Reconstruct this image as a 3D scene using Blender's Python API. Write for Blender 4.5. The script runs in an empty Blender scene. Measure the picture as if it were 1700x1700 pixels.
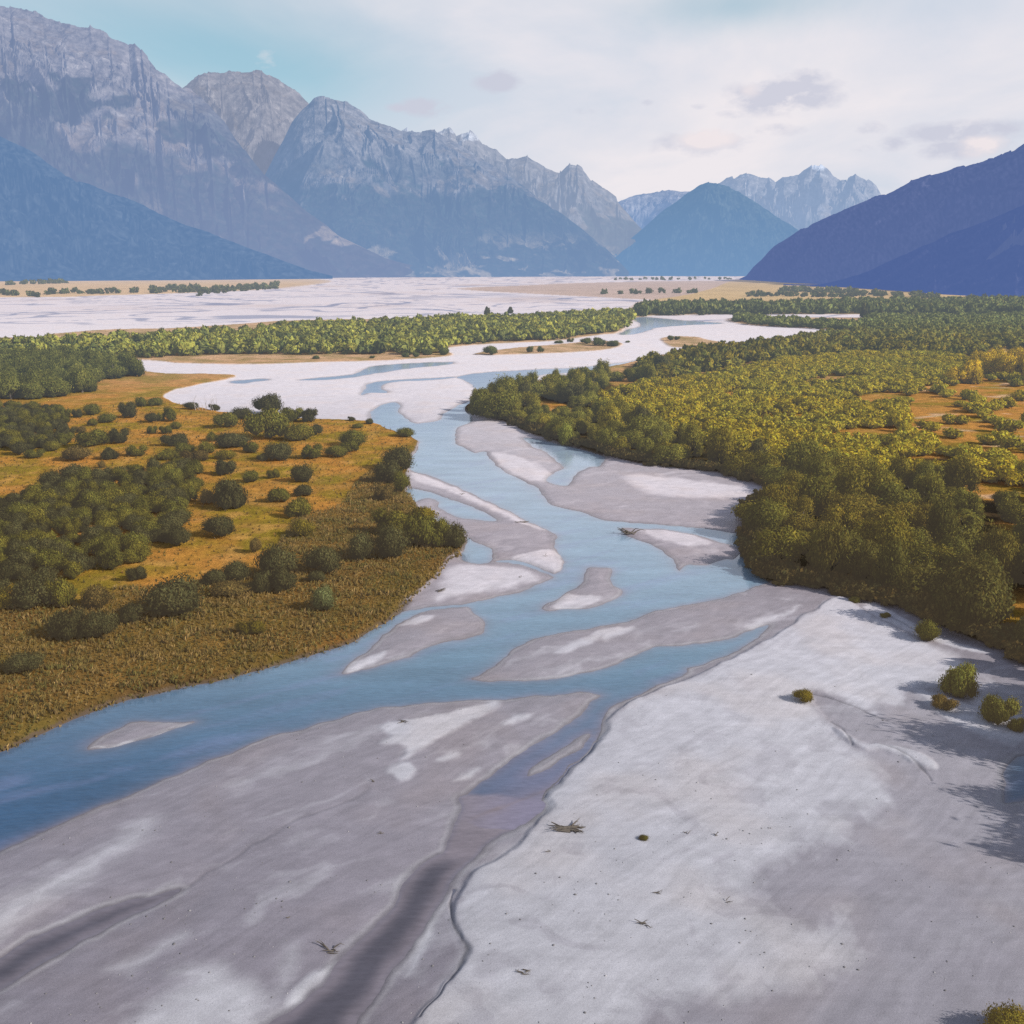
import bpy, math, random
import numpy as np
from mathutils import Vector

rng = np.random.default_rng(11)
random.seed(5)
scene = bpy.context.scene
COL = scene.collection

# ------------------------------------------------------------------ camera survey: a photo pixel (1700 px frame) <-> a point on the valley floor
H = 45.0
PITCH = math.radians(13.2)
F = 1700.0
CP, SP = math.cos(PITCH), math.sin(PITCH)

def ray(px, py):
    px = np.asarray(px, float); py = np.asarray(py, float)
    a = (px - 850) / F; b = -(py - 850) / F
    return a, CP + b * SP, -SP + b * CP

def G(px, py, z=0.0):
    dx, dy, dz = ray(px, py)
    t = (H - z) / np.maximum(-dz, 1e-4)
    return dx * t, dy * t

def row_dist(py):
    return G(850, py)[1]

# ------------------------------------------------------------------ noise
def _hash(ix, iy, seed):
    n = (ix.astype(np.int64) * 374761393 + iy.astype(np.int64) * 668265263 + seed * 1442695041) & 0xFFFFFFFF
    n = ((n ^ (n >> 13)) * 1274126177) & 0xFFFFFFFF
    return (n ^ (n >> 16)) & 0xFFFF

_GA = np.arange(256) * (2 * np.pi / 256)
_GX, _GY = np.cos(_GA), np.sin(_GA)

def perlin(x, y, seed=0):
    x0 = np.floor(x); y0 = np.floor(y)
    fx = x - x0; fy = y - y0
    ix = x0.astype(np.int64); iy = y0.astype(np.int64)
    u = fx * fx * fx * (fx * (fx * 6 - 15) + 10)
    v = fy * fy * fy * (fy * (fy * 6 - 15) + 10)
    def g(dx, dy):
        h = _hash(ix + dx, iy + dy, seed) & 255
        return _GX[h] * (fx - dx) + _GY[h] * (fy - dy)
    a = g(0, 0); b = g(1, 0); c = g(0, 1); d = g(1, 1)
    return 1.5 * ((a + u * (b - a)) * (1 - v) + (c + u * (d - c)) * v)

def fbm(x, y, octv=4, seed=0, gain=0.5, lac=2.03):
    s = 0; a = 1; t = 0
    for k in range(octv):
        s = s + a * perlin(x, y, seed + k * 17); t += a
        x = x * lac + 3.1; y = y * lac - 1.7; a *= gain
    return s / t

def ridged(x, y, octv=5, seed=0, gain=0.55, lac=2.07):
    s = 0; a = 1; t = 0; w = 1
    for k in range(octv):
        n = 1 - np.abs(perlin(x, y, seed + k * 13)) * 1.6
        n = np.clip(n, 0, 1) ** 2
        s = s + a * n * w; t += a
        w = np.clip(n * 1.6, 0.15, 1)
        x = x * lac + 5.3; y = y * lac + 2.9; a *= gain
    return s / t

def sstep(a, b, x):
    t = np.clip((x - a) / (b - a), 0, 1)
    return t * t * (3 - 2 * t)

def lin(r, g, b):
    c = np.array([r, g, b], float) / 255
    return np.where(c <= 0.04045, c / 12.92, ((c + 0.055) / 1.055) ** 2.4)

# ------------------------------------------------------------------ outlines
def smooth_poly(pts, n=5, closed=True):
    P = np.array(pts, float)
    out = []
    N = len(P)
    for i in range(N if closed else N - 1):
        p0, p1, p2, p3 = P[(i - 1) % N], P[i], P[(i + 1) % N], P[(i + 2) % N]
        if not closed:
            p0 = P[max(i - 1, 0)]; p3 = P[min(i + 2, N - 1)]
        m = n
        for k in range(m):
            t = k / m
            a = 0.5 * ((2 * p1) + (-p0 + p2) * t + (2 * p0 - 5 * p1 + 4 * p2 - p3) * t * t + (-p0 + 3 * p1 - 3 * p2 + p3) * t ** 3)
            lo = np.minimum(p1, p2) - 6; hi = np.maximum(p1, p2) + 6
            out.append(np.clip(a, lo, hi))
    return np.array(out)

def world_poly(pts, n=5):
    s = smooth_poly(pts, n)
    x, y = G(s[:, 0], np.maximum(s[:, 1], 456))
    return np.stack([x, y], 1)

def sdf(poly, X, Y, margin=25.0):
    """signed distance in metres, positive inside; -margin where farther out than margin"""
    out = np.full(X.shape, -margin, np.float32)
    lo = poly.min(0) - margin; hi = poly.max(0) + margin
    sel = np.where((X > lo[0]) & (X < hi[0]) & (Y > lo[1]) & (Y < hi[1]))[0]
    if len(sel) == 0:
        return out
    x = X[sel].astype(np.float32); y = Y[sel].astype(np.float32)
    d2 = np.full(x.shape, 1e12, np.float32); ins = np.zeros(x.shape, bool)
    A = poly.astype(np.float32); B = np.roll(A, -1, 0)
    for (ax, ay), (bx, by) in zip(A, B):
        ex, ey = bx - ax, by - ay
        L = ex * ex + ey * ey
        if L < 1e-9:
            continue
        px, py = x - ax, y - ay
        t = np.clip((px * ex + py * ey) / L, 0, 1)
        qx = px - t * ex; qy = py - t * ey
        np.minimum(d2, qx * qx + qy * qy, out=d2)
        c = (ay > y) != (by > y)
        if c.any():
            xi = ax + (y[c] - ay) * ex / (ey if abs(ey) > 1e-9 else 1e-9)
            ins[c] ^= x[c] < xi
    d = np.sqrt(d2)
    out[sel] = np.where(ins, d, -d)
    return out

WATER = {
 'main': [(-120,1290),(0,1246),(100,1201),(200,1164),(300,1141),(400,1119),(500,1091),(560,1073),(600,1056),(652,1021),
   (690,1012),(726,1007),(775,1003),(818,994),(870,980),(909,964),(919,957),(895,948),(869,939),(845,934),(820,931),(842,930),(870,934),(895,943),(922,953),
   (938,935),(930,922),(923,908),(921,890),(908,879),(880,865),(853,853),(818,835),(782,819),(747,803),(712,789),(682,780),(677,770),(684,757),(693,744),(692,731),
   (659,721),(625,707),(614,698),(622,680),(634,673),(652,668),(664,672),(660,682),(672,692),(684,702),(706,702),(729,697),(743,683),(761,673),(778,667),(790,659),(793,648),(783,638),(772,631),(757,626),
   (800,619),(850,616),(900,613),(950,611),(1000,606),(1050,600),(1070,597),(1066,602),(1000,613),(950,618),(905,622),(872,629),(850,641),(846,652),(820,664),(785,668),
   (776,684),(784,700),(762,709),(755,722),(758,736),(772,745),(789,752),(807,750),(812,761),(825,775),(853,791),(879,803),(892,812),(902,826),(923,841),(959,850),(994,862),
   (1041,867),(1082,871),(1123,874),(1173,878),(1214,885),(1250,890),(1262,920),(1270,950),(1300,966),
   (1284,966),(1247,975),(1198,993),(1144,1004),(1082,1016),(1029,1034),(959,1046),(906,1055),(871,1068),(835,1091),(807,1114),(783,1130),
   (839,1131),(906,1128),(959,1121),(1005,1108),(1051,1091),(1091,1075),(1144,1071),(1206,1061),(1247,1048),(1276,1037),(1274,1044),(1247,1066),(1214,1086),(1177,1098),(1146,1109),(1140,1118),(1103,1133),(1053,1157),
   (1020,1172),(1003,1186),(998,1214),(975,1245),(940,1280),(906,1314),(893,1336),(880,1355),(850,1366),(800,1362),(770,1345),(772,1325),(790,1306),(820,1286),(850,1261),(890,1236),(930,1211),(960,1190),(984,1166),(997,1155),
   (976,1149),(941,1151),(906,1154),(835,1161),(765,1163),(712,1168),(659,1173),(623,1176),(570,1190),(535,1200),(500,1212),(450,1222),(375,1252),(300,1281),(225,1315),(150,1346),(75,1380),(0,1413),(-120,1470)],
 'dark': [(782,1424),(740,1417),(700,1434),(671,1470),(655,1500),(625,1536),(590,1566),(565,1596),(540,1630),(500,1666),(450,1698),(380,1750),(560,1750),(594,1692),(615,1664),(645,1620),(676,1575),(710,1530),(744,1476),(764,1446)],
 'link': [(772,1322),(766,1345),(752,1378),(738,1412),(720,1432),(760,1446),(784,1424),(806,1402),(850,1378),(888,1356),(900,1330)],
 'leftdark': [(-60,1625),(0,1590),(60,1555),(130,1525),(200,1500),(270,1482),(300,1478),(270,1496),(200,1530),(130,1565),(60,1605),(0,1640),(-60,1672)],
 'pond': [(775,893),(789,899),(811,911),(819,926),(811,934),(783,934),(769,927),(768,913)],
 'strip': [(678,810),(712,818),(747,829),(782,841),(811,855),(826,864),(800,864),(765,859),(733,845),(726,832),(708,827),(691,833),(678,829)],
 'thread': [(708,856),(726,861),(744,873),(757,884),(748,882),(730,869)],
 'forestpool': [(872,726),(920,735),(960,745),(1002,756),(998,773),(975,776),(955,788),(946,800),(940,806),(916,803),(908,797),(918,786),(938,778),(930,768),(905,752),(882,740)],
 'stream': [(495,631),(535,627),(581,622),(606,613),(623,608),(666,604),(745,601),(745,605),(669,613),(624,620),(581,627),(535,631)],
 'loop': [(757,626),(712,628),(659,631),(620,635),(604,645),(600,656),(612,652),(640,652),(634,645),(640,637),(665,633),(712,631)],
 'farriver': [(1052,527),(1090,528),(1130,532),(1200,537),(1135,540),(1085,545),(1062,553),(1030,556),(1041,548),(1066,540)],
 'rightpool': [(1680,1262),(1720,1255),(1760,1290),(1720,1320),(1672,1333),(1662,1328),(1668,1300)],
 'farhook': [(385,633),(430,629),(449,631),(420,634),(395,637)],
}
BARS = {
 'a': [(147,1243),(169,1222),(198,1206),(233,1197),(275,1200),(322,1199),(285,1212),(247,1225),(198,1239),(160,1246)],
 'b': [(568,1119),(581,1101),(616,1073),(650,1046),(666,1032),(698,1017),(729,1011),(772,1008),(784,1016),(804,1031),(805,1041),(796,1052),(765,1062),(719,1073),(684,1087),(641,1103),(599,1114)],
 'c': [(975,942),(1015,944),(1012,960),(1022,974),(1035,983),(1012,999),(976,1010),(941,1011),(916,1016),(902,1012),(906,1006),(934,988),(962,971),(971,956)],
 'd': [(1031,876),(1062,878),(1103,879),(1144,886),(1185,897),(1229,909),(1235,918),(1218,928),(1202,928),(1173,938),(1140,938),(1126,948),(1115,930),(1091,911),(1062,897),(1038,886)],
 'e': [(875,1288),(900,1262),(935,1240),(962,1222),(980,1218),(965,1240),(930,1264),(900,1282)],
}
LAND = {
 'left': [(-900,1500),(-120,1292),(0,1247),(100,1202),(200,1165),(300,1142),(400,1120),(500,1092),(560,1074),(600,1057),(652,1020),(673,1002),(698,981),(726,956),(743,930),(764,916),(771,903),(768,890),(735,878),(719,864),(691,843),(676,829),(674,786),(680,760),(691,745),(690,731),
   (660,719),(623,705),(600,701),(565,700),(530,699),(460,694),(371,687),(340,680),(284,669),(276,656),(307,645),(353,636),(388,627),(371,623),(282,622),(240,618),(200,608),(140,604),(60,600),(0,597),(-900,600)],
 'island': [(-900,596),(0,594),(71,598),(226,599),(318,605),(441,606),(529,603),(640,600),(743,593),(746,587),(743,579),(818,572),(923,567),(994,557),(1026,553),(1048,535),(1052,524),(1040,517),(900,522),(760,526),(640,530),(480,533),(380,540),(280,546),(180,548),(80,556),(0,562),(-900,575)],
 'islet': [(785,590),(853,590),(941,587),(1000,582),(1025,577),(1030,571),(990,567),(950,571),(900,575),(830,582)],
 'islet2': [(1100,562),(1150,560),(1180,566),(1215,575),(1150,578),(1110,576)],
 'right': [(774,684),(800,692),(830,700),(880,721),(920,734),(980,750),(1040,767),(1100,778),(1180,785),(1230,799),(1268,809),(1290,824),(1268,836),(1245,850),(1240,870),(1242,890),(1240,930),(1262,958),(1292,969),(1340,974),(1400,990),(1450,1003),(1505,1015),(1545,1035),(1600,1062),(1660,1082),(1710,1110),(1800,1160),(2100,1260),(2600,1260),(2600,527),(1700,527),(1500,528),(1298,528),(1235,527),(1213,530),(1216,536),(1259,542),(1347,546),(1414,553),(1370,558),(1319,563),(1223,580),(1160,585),(1100,590),(1060,600),(1000,613),(950,624),(900,632),(862,640),(842,648),(815,662),(784,666)],
 'north': [(1050,526),(1100,524),(1300,522),(1700,524),(2600,524),(2600,474),(1700,474),(1560,470),(1400,466),(1240,463),(1180,480),(1130,492),(1060,503)],
 'farleft': [(-900,494),(0,494),(170,491),(330,486),(462,479),(550,467),(440,462),(0,465),(-900,470)],
 'farmid': [(760,480),(870,474),(1000,469),(1240,468),(1265,492),(1100,498),(1000,494),(900,489)],
}
DRY = [  # pale dry sand: (outline, edge softness m, lift m)
 ([(1004,1200),(1060,1162),(1120,1137),(1180,1113),(1260,1072),(1330,1030),(1380,998),(1405,998),(1440,1020),(1500,1052),(1560,1080),(1620,1112),(1650,1150),(1640,1185),(1580,1160),(1530,1150),(1470,1202),(1400,1175),(1345,1155),(1375,1200),(1440,1240),(1490,1290),(1505,1340),(1475,1365),(1450,1400),(1380,1430),(1330,1445),(1300,1480),(1330,1520),(1420,1500),(1455,1560),(1445,1620),(1380,1660),(1250,1690),(1100,1720),(900,1790),(640,1790),(690,1700),(745,1640),(776,1592),(766,1565),(753,1530),(757,1500),(772,1470),(805,1440),(860,1405),(900,1352),(897,1338),(908,1316),(945,1280),(980,1245),(1000,1216)], 0.7, 0.20),
 ([(625,1212),(655,1200),(725,1190),(780,1175),(832,1164),(820,1182),(780,1206),(725,1231),(690,1256),(662,1268),(675,1246),(628,1242),(650,1225)], 0.5, 0.05),
 ([(641,1286),(655,1274),(678,1270),(688,1284),(665,1303)], 0.4, 0.04),
 ([(728,1268),(745,1256),(762,1256),(748,1270)], 0.5, 0.03),
 ([(748,1298),(775,1284),(802,1279),(778,1294)], 0.5, 0.03),
 ([(835,1205),(870,1185),(880,1190),(850,1208)], 0.6, 0.03),
 ([(-60,1545),(0,1515),(60,1470),(150,1430),(205,1395),(258,1364),(250,1388),(190,1432),(120,1476),(60,1520),(-60,1590)], 1.6, 0.0),
 ([(190,1612),(300,1562),(302,1570),(210,1612)], 1.0, 0.0),
 ([(200,1720),(300,1640),(290,1622),(345,1608),(400,1625),(455,1640),(470,1600),(482,1575),(470,1630),(440,1690),(400,1740)], 1.2, 0.0),
 ([(568,1594),(552,1612),(520,1642),(495,1664),(468,1660),(495,1632),(530,1616)], 0.4, 0.04),
 ([(690,1560),(722,1540),(700,1590),(662,1628)], 0.5, 0.0),
 ([(818,752),(870,764),(916,790),(906,800),(870,796),(833,781)], 0.9, 0.05),
 ([(1058,879),(1103,881),(1150,890),(1180,903),(1150,911),(1100,900)], 0.7, 0.04),
 ([(850,926),(880,920),(917,912),(937,936),(921,952),(888,942),(856,935)], 0.5, 0.08),
 ([(684,784),(750,809),(830,844),(905,878),(880,876),(820,851),(740,816),(690,800)], 0.6, 0.05),
 ([(937,988),(960,990),(1000,992),(985,1006),(920,1012)], 0.5, 0.0),
 ([(922,1086),(976,1056),(1026,1041),(1030,1047),(987,1067),(945,1085)], 0.6, 0.02),
 ([(1245,1035),(1300,1018),(1330,1008),(1310,1022),(1250,1045)], 0.6, 0.0),
 ([(1000,1052),(1040,1040),(1050,1048),(1010,1066)], 0.6, 0.0),
 ([(572,1114),(610,1090),(640,1082),(610,1108)], 0.4, 0.0),
 ([(660,1038),(700,1022),(725,1022),(690,1038)], 0.4, 0.0),
 ([(150,1244),(200,1236),(250,1224),(320,1200),(300,1214),(250,1228),(200,1241)], 0.2, 0.0),
 ([(735,975),(760,940),(850,945),(895,962),(850,975),(770,990),(720,1000)], 1.2, 0.0),
 ([(1440,1000),(1500,1030),(1560,1060),(1640,1090),(1600,1085),(1520,1058),(1440,1020)], 0.4, 0.0),
 ([(1380,1215),(1440,1240),(1530,1255),(1548,1280),(1490,1262),(1420,1245)], 0.6, 0.2),
 ([(1520,1150),(1580,1165),(1660,1190),(1710,1200),(1700,1240),(1620,1225),(1560,1195)], 0.7, 0.1),
 ([(1040,790),(1150,800),(1265,815),(1285,826),(1200,830),(1080,822)], 1.5, 0.0),
]
# ------------------------------------------------------------------ materials
def new_mat(name):
    m = bpy.data.materials.new(name); m.use_nodes = True
    m.cycles.emission_sampling = 'NONE'
    nt = m.node_tree; nt.nodes.clear()
    return m, nt

def nd(nt, typ, **kw):
    n = nt.nodes.new(typ)
    for k, v in kw.items():
        setattr(n, k, v)
    return n

def link(nt, a, b):
    nt.links.new(a, b)

def mathn(nt, op, a, b=None, c=None, clamp=False):
    n = nd(nt, 'ShaderNodeMath', operation=op); n.use_clamp = clamp
    for i, v in enumerate((a, b, c)):
        if v is None:
            continue
        if isinstance(v, (int, float)):
            n.inputs[i].default_value = v
        else:
            link(nt, v, n.inputs[i])
    return n.outputs[0]

def mixc(nt, fac, a, b, blend='MIX'):
    n = nd(nt, 'ShaderNodeMix', data_type='RGBA', blend_type=blend)
    for i, v in ((0, fac), (6, a), (7, b)):
        if isinstance(v, (int, float)):
            n.inputs[i].default_value = v
        elif isinstance(v, (tuple, list, np.ndarray)):
            n.inputs[i].default_value = (*[float(q) for q in v[:3]], 1)
        else:
            link(nt, v, n.inputs[i])
    return n.outputs[2]

def noise(nt, vec, scale, detail=3, rough=0.5):
    n = nd(nt, 'ShaderNodeTexNoise')
    n.inputs['Scale'].default_value = scale; n.inputs['Detail'].default_value = detail; n.inputs['Roughness'].default_value = rough
    link(nt, vec, n.inputs['Vector'])
    return n.outputs['Fac']

def mapr(nt, v, a, b, c, d):
    n = nd(nt, 'ShaderNodeMapRange')
    link(nt, v, n.inputs[0])
    for i, q in enumerate((a, b, c, d)):
        n.inputs[i + 1].default_value = q
    return n.outputs[0]

def attr(nt, name):
    return nd(nt, 'ShaderNodeAttribute', attribute_name=name)

def haze_glow_out(nt, shader, near=150.0, length=2600.0, top=0.5, color=(0.30, 0.42, 0.66), floor=0.018):
    """even floor glow lifting the shadows, plus painted aerial haze that thickens up the valley (by where the point lies in the world)"""
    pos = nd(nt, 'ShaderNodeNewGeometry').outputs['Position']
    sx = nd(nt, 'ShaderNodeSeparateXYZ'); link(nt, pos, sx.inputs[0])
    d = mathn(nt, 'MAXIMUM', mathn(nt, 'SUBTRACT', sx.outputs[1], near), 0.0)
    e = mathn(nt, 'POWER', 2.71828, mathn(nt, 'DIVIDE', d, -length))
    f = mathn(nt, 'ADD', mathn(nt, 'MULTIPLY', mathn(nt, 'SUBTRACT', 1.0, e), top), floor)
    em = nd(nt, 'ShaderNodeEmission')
    near_c = (0.50, 0.36, 0.22)  # warm glow colour close by, there to lift the dark tones
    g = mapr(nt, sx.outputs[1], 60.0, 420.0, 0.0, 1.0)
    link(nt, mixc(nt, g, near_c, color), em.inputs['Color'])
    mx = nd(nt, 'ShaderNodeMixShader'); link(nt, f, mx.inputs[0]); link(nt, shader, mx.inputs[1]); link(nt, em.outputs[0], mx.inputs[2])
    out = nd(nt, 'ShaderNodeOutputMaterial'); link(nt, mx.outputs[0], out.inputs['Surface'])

def mat_gravel():
    m, nt = new_mat('river_gravel')
    pos = nd(nt, 'ShaderNodeNewGeometry').outputs['Position']
    c = attr(nt, 'Col').outputs['Color']
    wet = attr(nt, 'wet').outputs['Fac']
    n1 = noise(nt, pos, 8.0, 5, 0.75); n2 = noise(nt, pos, 0.55, 4, 0.6)
    mp = nd(nt, 'ShaderNodeMapping'); mp.inputs['Rotation'].default_value = (0, 0, math.radians(-38)); mp.inputs['Scale'].default_value = (0.25, 1.6, 1)
    link(nt, pos, mp.inputs[0])
    n3 = noise(nt, mp.outputs[0], 0.8, 5, 0.6)
    k = mathn(nt, 'ADD', mapr(nt, n1, 0.25, 0.75, 0.82, 1.18), mapr(nt, n2, 0.3, 0.7, -0.07, 0.07))
    k = mathn(nt, 'ADD', k, mapr(nt, n3, 0.3, 0.7, -0.06, 0.06))
    cb = nd(nt, 'ShaderNodeCombineColor')
    for i in range(3):
        link(nt, k, cb.inputs[i])
    col = mixc(nt, 1.0, c, cb.outputs[0], 'MULTIPLY')
    vor = nd(nt, 'ShaderNodeTexVoronoi'); vor.inputs['Scale'].default_value = 2.6; link(nt, pos, vor.inputs['Vector'])
    spk = mapr(nt, vor.outputs['Distance'], 0.03, 0.10, 0.35, 0.0)
    spk = mathn(nt, 'MULTIPLY', spk, mapr(nt, n2, 0.52, 0.62, 0.0, 1.0))
    col = mixc(nt, spk, col, (0.09, 0.08, 0.08))
    b = nd(nt, 'ShaderNodeBsdfPrincipled'); link(nt, col, b.inputs['Base Color'])
    link(nt, mapr(nt, wet, 0, 1, 0.95, 0.45), b.inputs['Roughness'])
    b.inputs['Specular IOR Level'].default_value = 0.25
    bp = nd(nt, 'ShaderNodeBump'); bp.inputs['Strength'].default_value = 0.30; bp.inputs['Distance'].default_value = 0.07
    link(nt, mathn(nt, 'ADD', n1, mathn(nt, 'MULTIPLY', n3, 1.2)), bp.inputs['Height']); link(nt, bp.outputs[0], b.inputs['Normal'])
    haze_glow_out(nt, b.outputs[0], top=0.35, color=(0.55, 0.55, 0.68), length=5000, floor=0.01)
    return m

def mat_meadow():
    m, nt = new_mat('meadow_grass')
    pos = nd(nt, 'ShaderNodeNewGeometry').outputs['Position']
    c = attr(nt, 'Col').outputs['Color']
    n1 = noise(nt, pos, 2.2, 5, 0.75); n2 = noise(nt, pos, 0.35, 4, 0.65); n4 = noise(nt, pos, 0.09, 3, 0.6)
    k = mathn(nt, 'ADD', mapr(nt, n1, 0.3, 0.7, 0.6, 1.35), mapr(nt, n2, 0.3, 0.7, -0.18, 0.18))
    cb = nd(nt, 'ShaderNodeCombineColor')
    for i in range(3):
        link(nt, k, cb.inputs[i])
    col = mixc(nt, 1.0, c, cb.outputs[0], 'MULTIPLY')
    col = mixc(nt, mapr(nt, n4, 0.45, 0.7, 0, 0.45), col, (0.20, 0.15, 0.03))
    b = nd(nt, 'ShaderNodeBsdfPrincipled'); link(nt, col, b.inputs['Base Color']); b.inputs['Roughness'].default_value = 1.0
    b.inputs['Specular IOR Level'].default_value = 0.05
    bp = nd(nt, 'ShaderNodeBump'); bp.inputs['Strength'].default_value = 0.8; bp.inputs['Distance'].default_value = 0.35
    link(nt, n1, bp.inputs['Height']); link(nt, bp.outputs[0], b.inputs['Normal'])
    haze_glow_out(nt, b.outputs[0], top=0.45, color=(0.50, 0.50, 0.62), length=4200)
    return m

def mat_water():
    m, nt = new_mat('river_water')
    pos = nd(nt, 'ShaderNodeNewGeometry').outputs['Position']
    c = attr(nt, 'Col').outputs['Color']
    mp = nd(nt, 'ShaderNodeMapping'); mp.inputs['Rotation'].default_value = (0, 0, math.radians(-30)); mp.inputs['Scale'].default_value = (0.5, 1.5, 1); link(nt, pos, mp.inputs[0])
    n1 = noise(nt, mp.outputs[0], 1.6, 4, 0.65); n2 = noise(nt, mp.outputs[0], 0.16, 4, 0.6)
    k = mathn(nt, 'ADD', mapr(nt, n1, 0.3, 0.7, 0.86, 1.14), mapr(nt, n2, 0.3, 0.7, -0.14, 0.14))
    cb = nd(nt, 'ShaderNodeCombineColor')
    for i in range(3):
        link(nt, k, cb.inputs[i])
    col = mixc(nt, 1.0, c, cb.outputs[0], 'MULTIPLY')
    b = nd(nt, 'ShaderNodeBsdfPrincipled'); link(nt, col, b.inputs['Base Color']); b.inputs['Roughness'].default_value = 0.10
    b.inputs['IOR'].default_value = 1.33
    bp = nd(nt, 'ShaderNodeBump'); bp.inputs['Strength'].default_value = 0.22; bp.inputs['Distance'].default_value = 0.05
    link(nt, mathn(nt, 'MULTIPLY', n1, attr(nt, 'rough').outputs['Fac']), bp.inputs['Height']); link(nt, bp.outputs[0], b.inputs['Normal'])
    haze_glow_out(nt, b.outputs[0], top=0.3, color=(0.55, 0.60, 0.75), length=5000, floor=0.01)
    return m

def mat_foliage(name='foliage', floor=0.08):
    m, nt = new_mat(name)
    c = attr(nt, 'Col').outputs['Color']
    oi = nd(nt, 'ShaderNodeObjectInfo')
    pos = nd(nt, 'ShaderNodeNewGeometry').outputs['Position']
    n1 = noise(nt, pos, 0.7, 3, 0.6)
    col = mixc(nt, 1.0, c, oi.outputs['Color'], 'MULTIPLY')
    k = mapr(nt, n1, 0.3, 0.7, 0.72, 1.28)
    cb = nd(nt, 'ShaderNodeCombineColor')
    for i in range(3):
        link(nt, k, cb.inputs[i])
    col = mixc(nt, 1.0, col, cb.outputs[0], 'MULTIPLY')
    d = nd(nt, 'ShaderNodeBsdfDiffuse'); link(nt, col, d.inputs[0])
    t = nd(nt, 'ShaderNodeBsdfTranslucent'); link(nt, mixc(nt, 1.0, col, (1.0, 0.95, 0.5), 'MULTIPLY'), t.inputs[0])
    mx = nd(nt, 'ShaderNodeMixShader'); mx.inputs[0].default_value = 0.22
    link(nt, d.outputs[0], mx.inputs[1]); link(nt, t.outputs[0], mx.inputs[2])
    haze_glow_out(nt, mx.outputs[0], top=0.46, color=(0.34, 0.40, 0.47), length=2600, floor=floor)  # floor is a constant glow that lifts the shaded leaves
    return m

def mat_simple(name, col, rough=0.9, scale=3.0):
    m, nt = new_mat(name)
    pos = nd(nt, 'ShaderNodeNewGeometry').outputs['Position']
    n1 = noise(nt, pos, scale, 4, 0.6)
    c = mixc(nt, n1, tuple(q * 0.6 for q in col), tuple(min(1, q * 1.4) for q in col))
    b = nd(nt, 'ShaderNodeBsdfPrincipled'); link(nt, c, b.inputs['Base Color']); b.inputs['Roughness'].default_value = rough
    haze_glow_out(nt, b.outputs[0])
    return m

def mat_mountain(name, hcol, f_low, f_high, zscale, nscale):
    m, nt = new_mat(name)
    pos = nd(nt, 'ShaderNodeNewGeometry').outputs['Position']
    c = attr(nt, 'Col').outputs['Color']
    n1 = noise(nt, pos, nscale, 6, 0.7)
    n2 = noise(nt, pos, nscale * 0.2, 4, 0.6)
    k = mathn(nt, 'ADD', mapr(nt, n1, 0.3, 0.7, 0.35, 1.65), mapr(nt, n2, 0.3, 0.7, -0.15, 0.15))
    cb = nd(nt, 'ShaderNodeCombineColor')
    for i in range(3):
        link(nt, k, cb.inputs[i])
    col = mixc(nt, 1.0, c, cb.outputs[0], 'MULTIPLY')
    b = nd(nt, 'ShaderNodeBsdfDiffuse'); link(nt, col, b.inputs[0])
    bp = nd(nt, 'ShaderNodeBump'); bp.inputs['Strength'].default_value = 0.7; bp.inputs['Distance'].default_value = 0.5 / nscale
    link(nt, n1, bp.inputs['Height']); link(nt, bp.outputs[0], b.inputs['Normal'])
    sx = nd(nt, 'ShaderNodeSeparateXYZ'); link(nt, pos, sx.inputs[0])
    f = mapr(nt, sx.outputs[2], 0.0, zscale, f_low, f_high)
    em = nd(nt, 'ShaderNodeEmission'); em.inputs[0].default_value = (*hcol, 1)  # haze painted in as a glow of the slopes themselves
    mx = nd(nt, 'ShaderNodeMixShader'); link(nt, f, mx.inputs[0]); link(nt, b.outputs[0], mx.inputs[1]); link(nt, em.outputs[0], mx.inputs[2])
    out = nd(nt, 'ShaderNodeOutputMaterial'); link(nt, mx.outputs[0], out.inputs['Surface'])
    return m

# ------------------------------------------------------------------ mesh helpers
def build_mesh(name, V, faces, cols=None, fattr=None, mat=None, smooth=True, normals=None):
    me = bpy.data.meshes.new(name)
    V = np.asarray(V, np.float32); faces = np.asarray(faces, np.int32)
    nf, k = faces.shape
    me.vertices.add(len(V)); me.vertices.foreach_set('co', V.ravel())
    me.loops.add(nf * k); me.loops.foreach_set('vertex_index', faces.ravel())
    me.polygons.add(nf); me.polygons.foreach_set('loop_start', np.arange(0, nf * k, k, dtype=np.int32))
    me.update(calc_edges=True)
    me.polygons.foreach_set('use_smooth', np.full(nf, smooth, bool))
    if cols is not None:
        a = me.attributes.new('Col', 'FLOAT_COLOR', 'POINT')
        c4 = np.ones((len(V), 4), np.float32); c4[:, :3] = cols
        a.data.foreach_set('color', c4.ravel())
    for n_, v_ in (fattr or {}).items():
        a = me.attributes.new(n_, 'FLOAT', 'POINT'); a.data.foreach_set('value', np.asarray(v_, np.float32))
    if mat is not None:
        me.materials.append(mat)
    if normals is not None:
        me.normals_split_custom_set_from_vertices([tuple(q) for q in normals])
    me.update()
    return me

def link_obj(name, me, parent=None):
    o = bpy.data.objects.new(name, me); COL.objects.link(o)
    if parent is not None:
        o.parent = parent
    return o

def tag(o, label=None, cat=None, group=None, kind=None):
    for k, v in (('label', label), ('category', cat), ('group', group), ('kind', kind)):
        if v:
            o[k] = v
    return o

def grid_faces(nr, nc):
    i = np.arange(nr * nc).reshape(nr, nc)
    return np.stack([i[:-1, :-1], i[:-1, 1:], i[1:, 1:], i[1:, :-1]], -1).reshape(-1, 4)

M_GRAVEL, M_MEADOW, M_WATER = mat_gravel(), mat_meadow(), mat_water()
M_LEAF = mat_foliage()
M_BARK = mat_simple('bark', (0.11, 0.09, 0.07))
M_DRIFT = mat_simple('driftwood', (0.13, 0.11, 0.09))
M_PALEWOOD = mat_simple('bleached_wood', (0.42, 0.39, 0.36))

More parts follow.
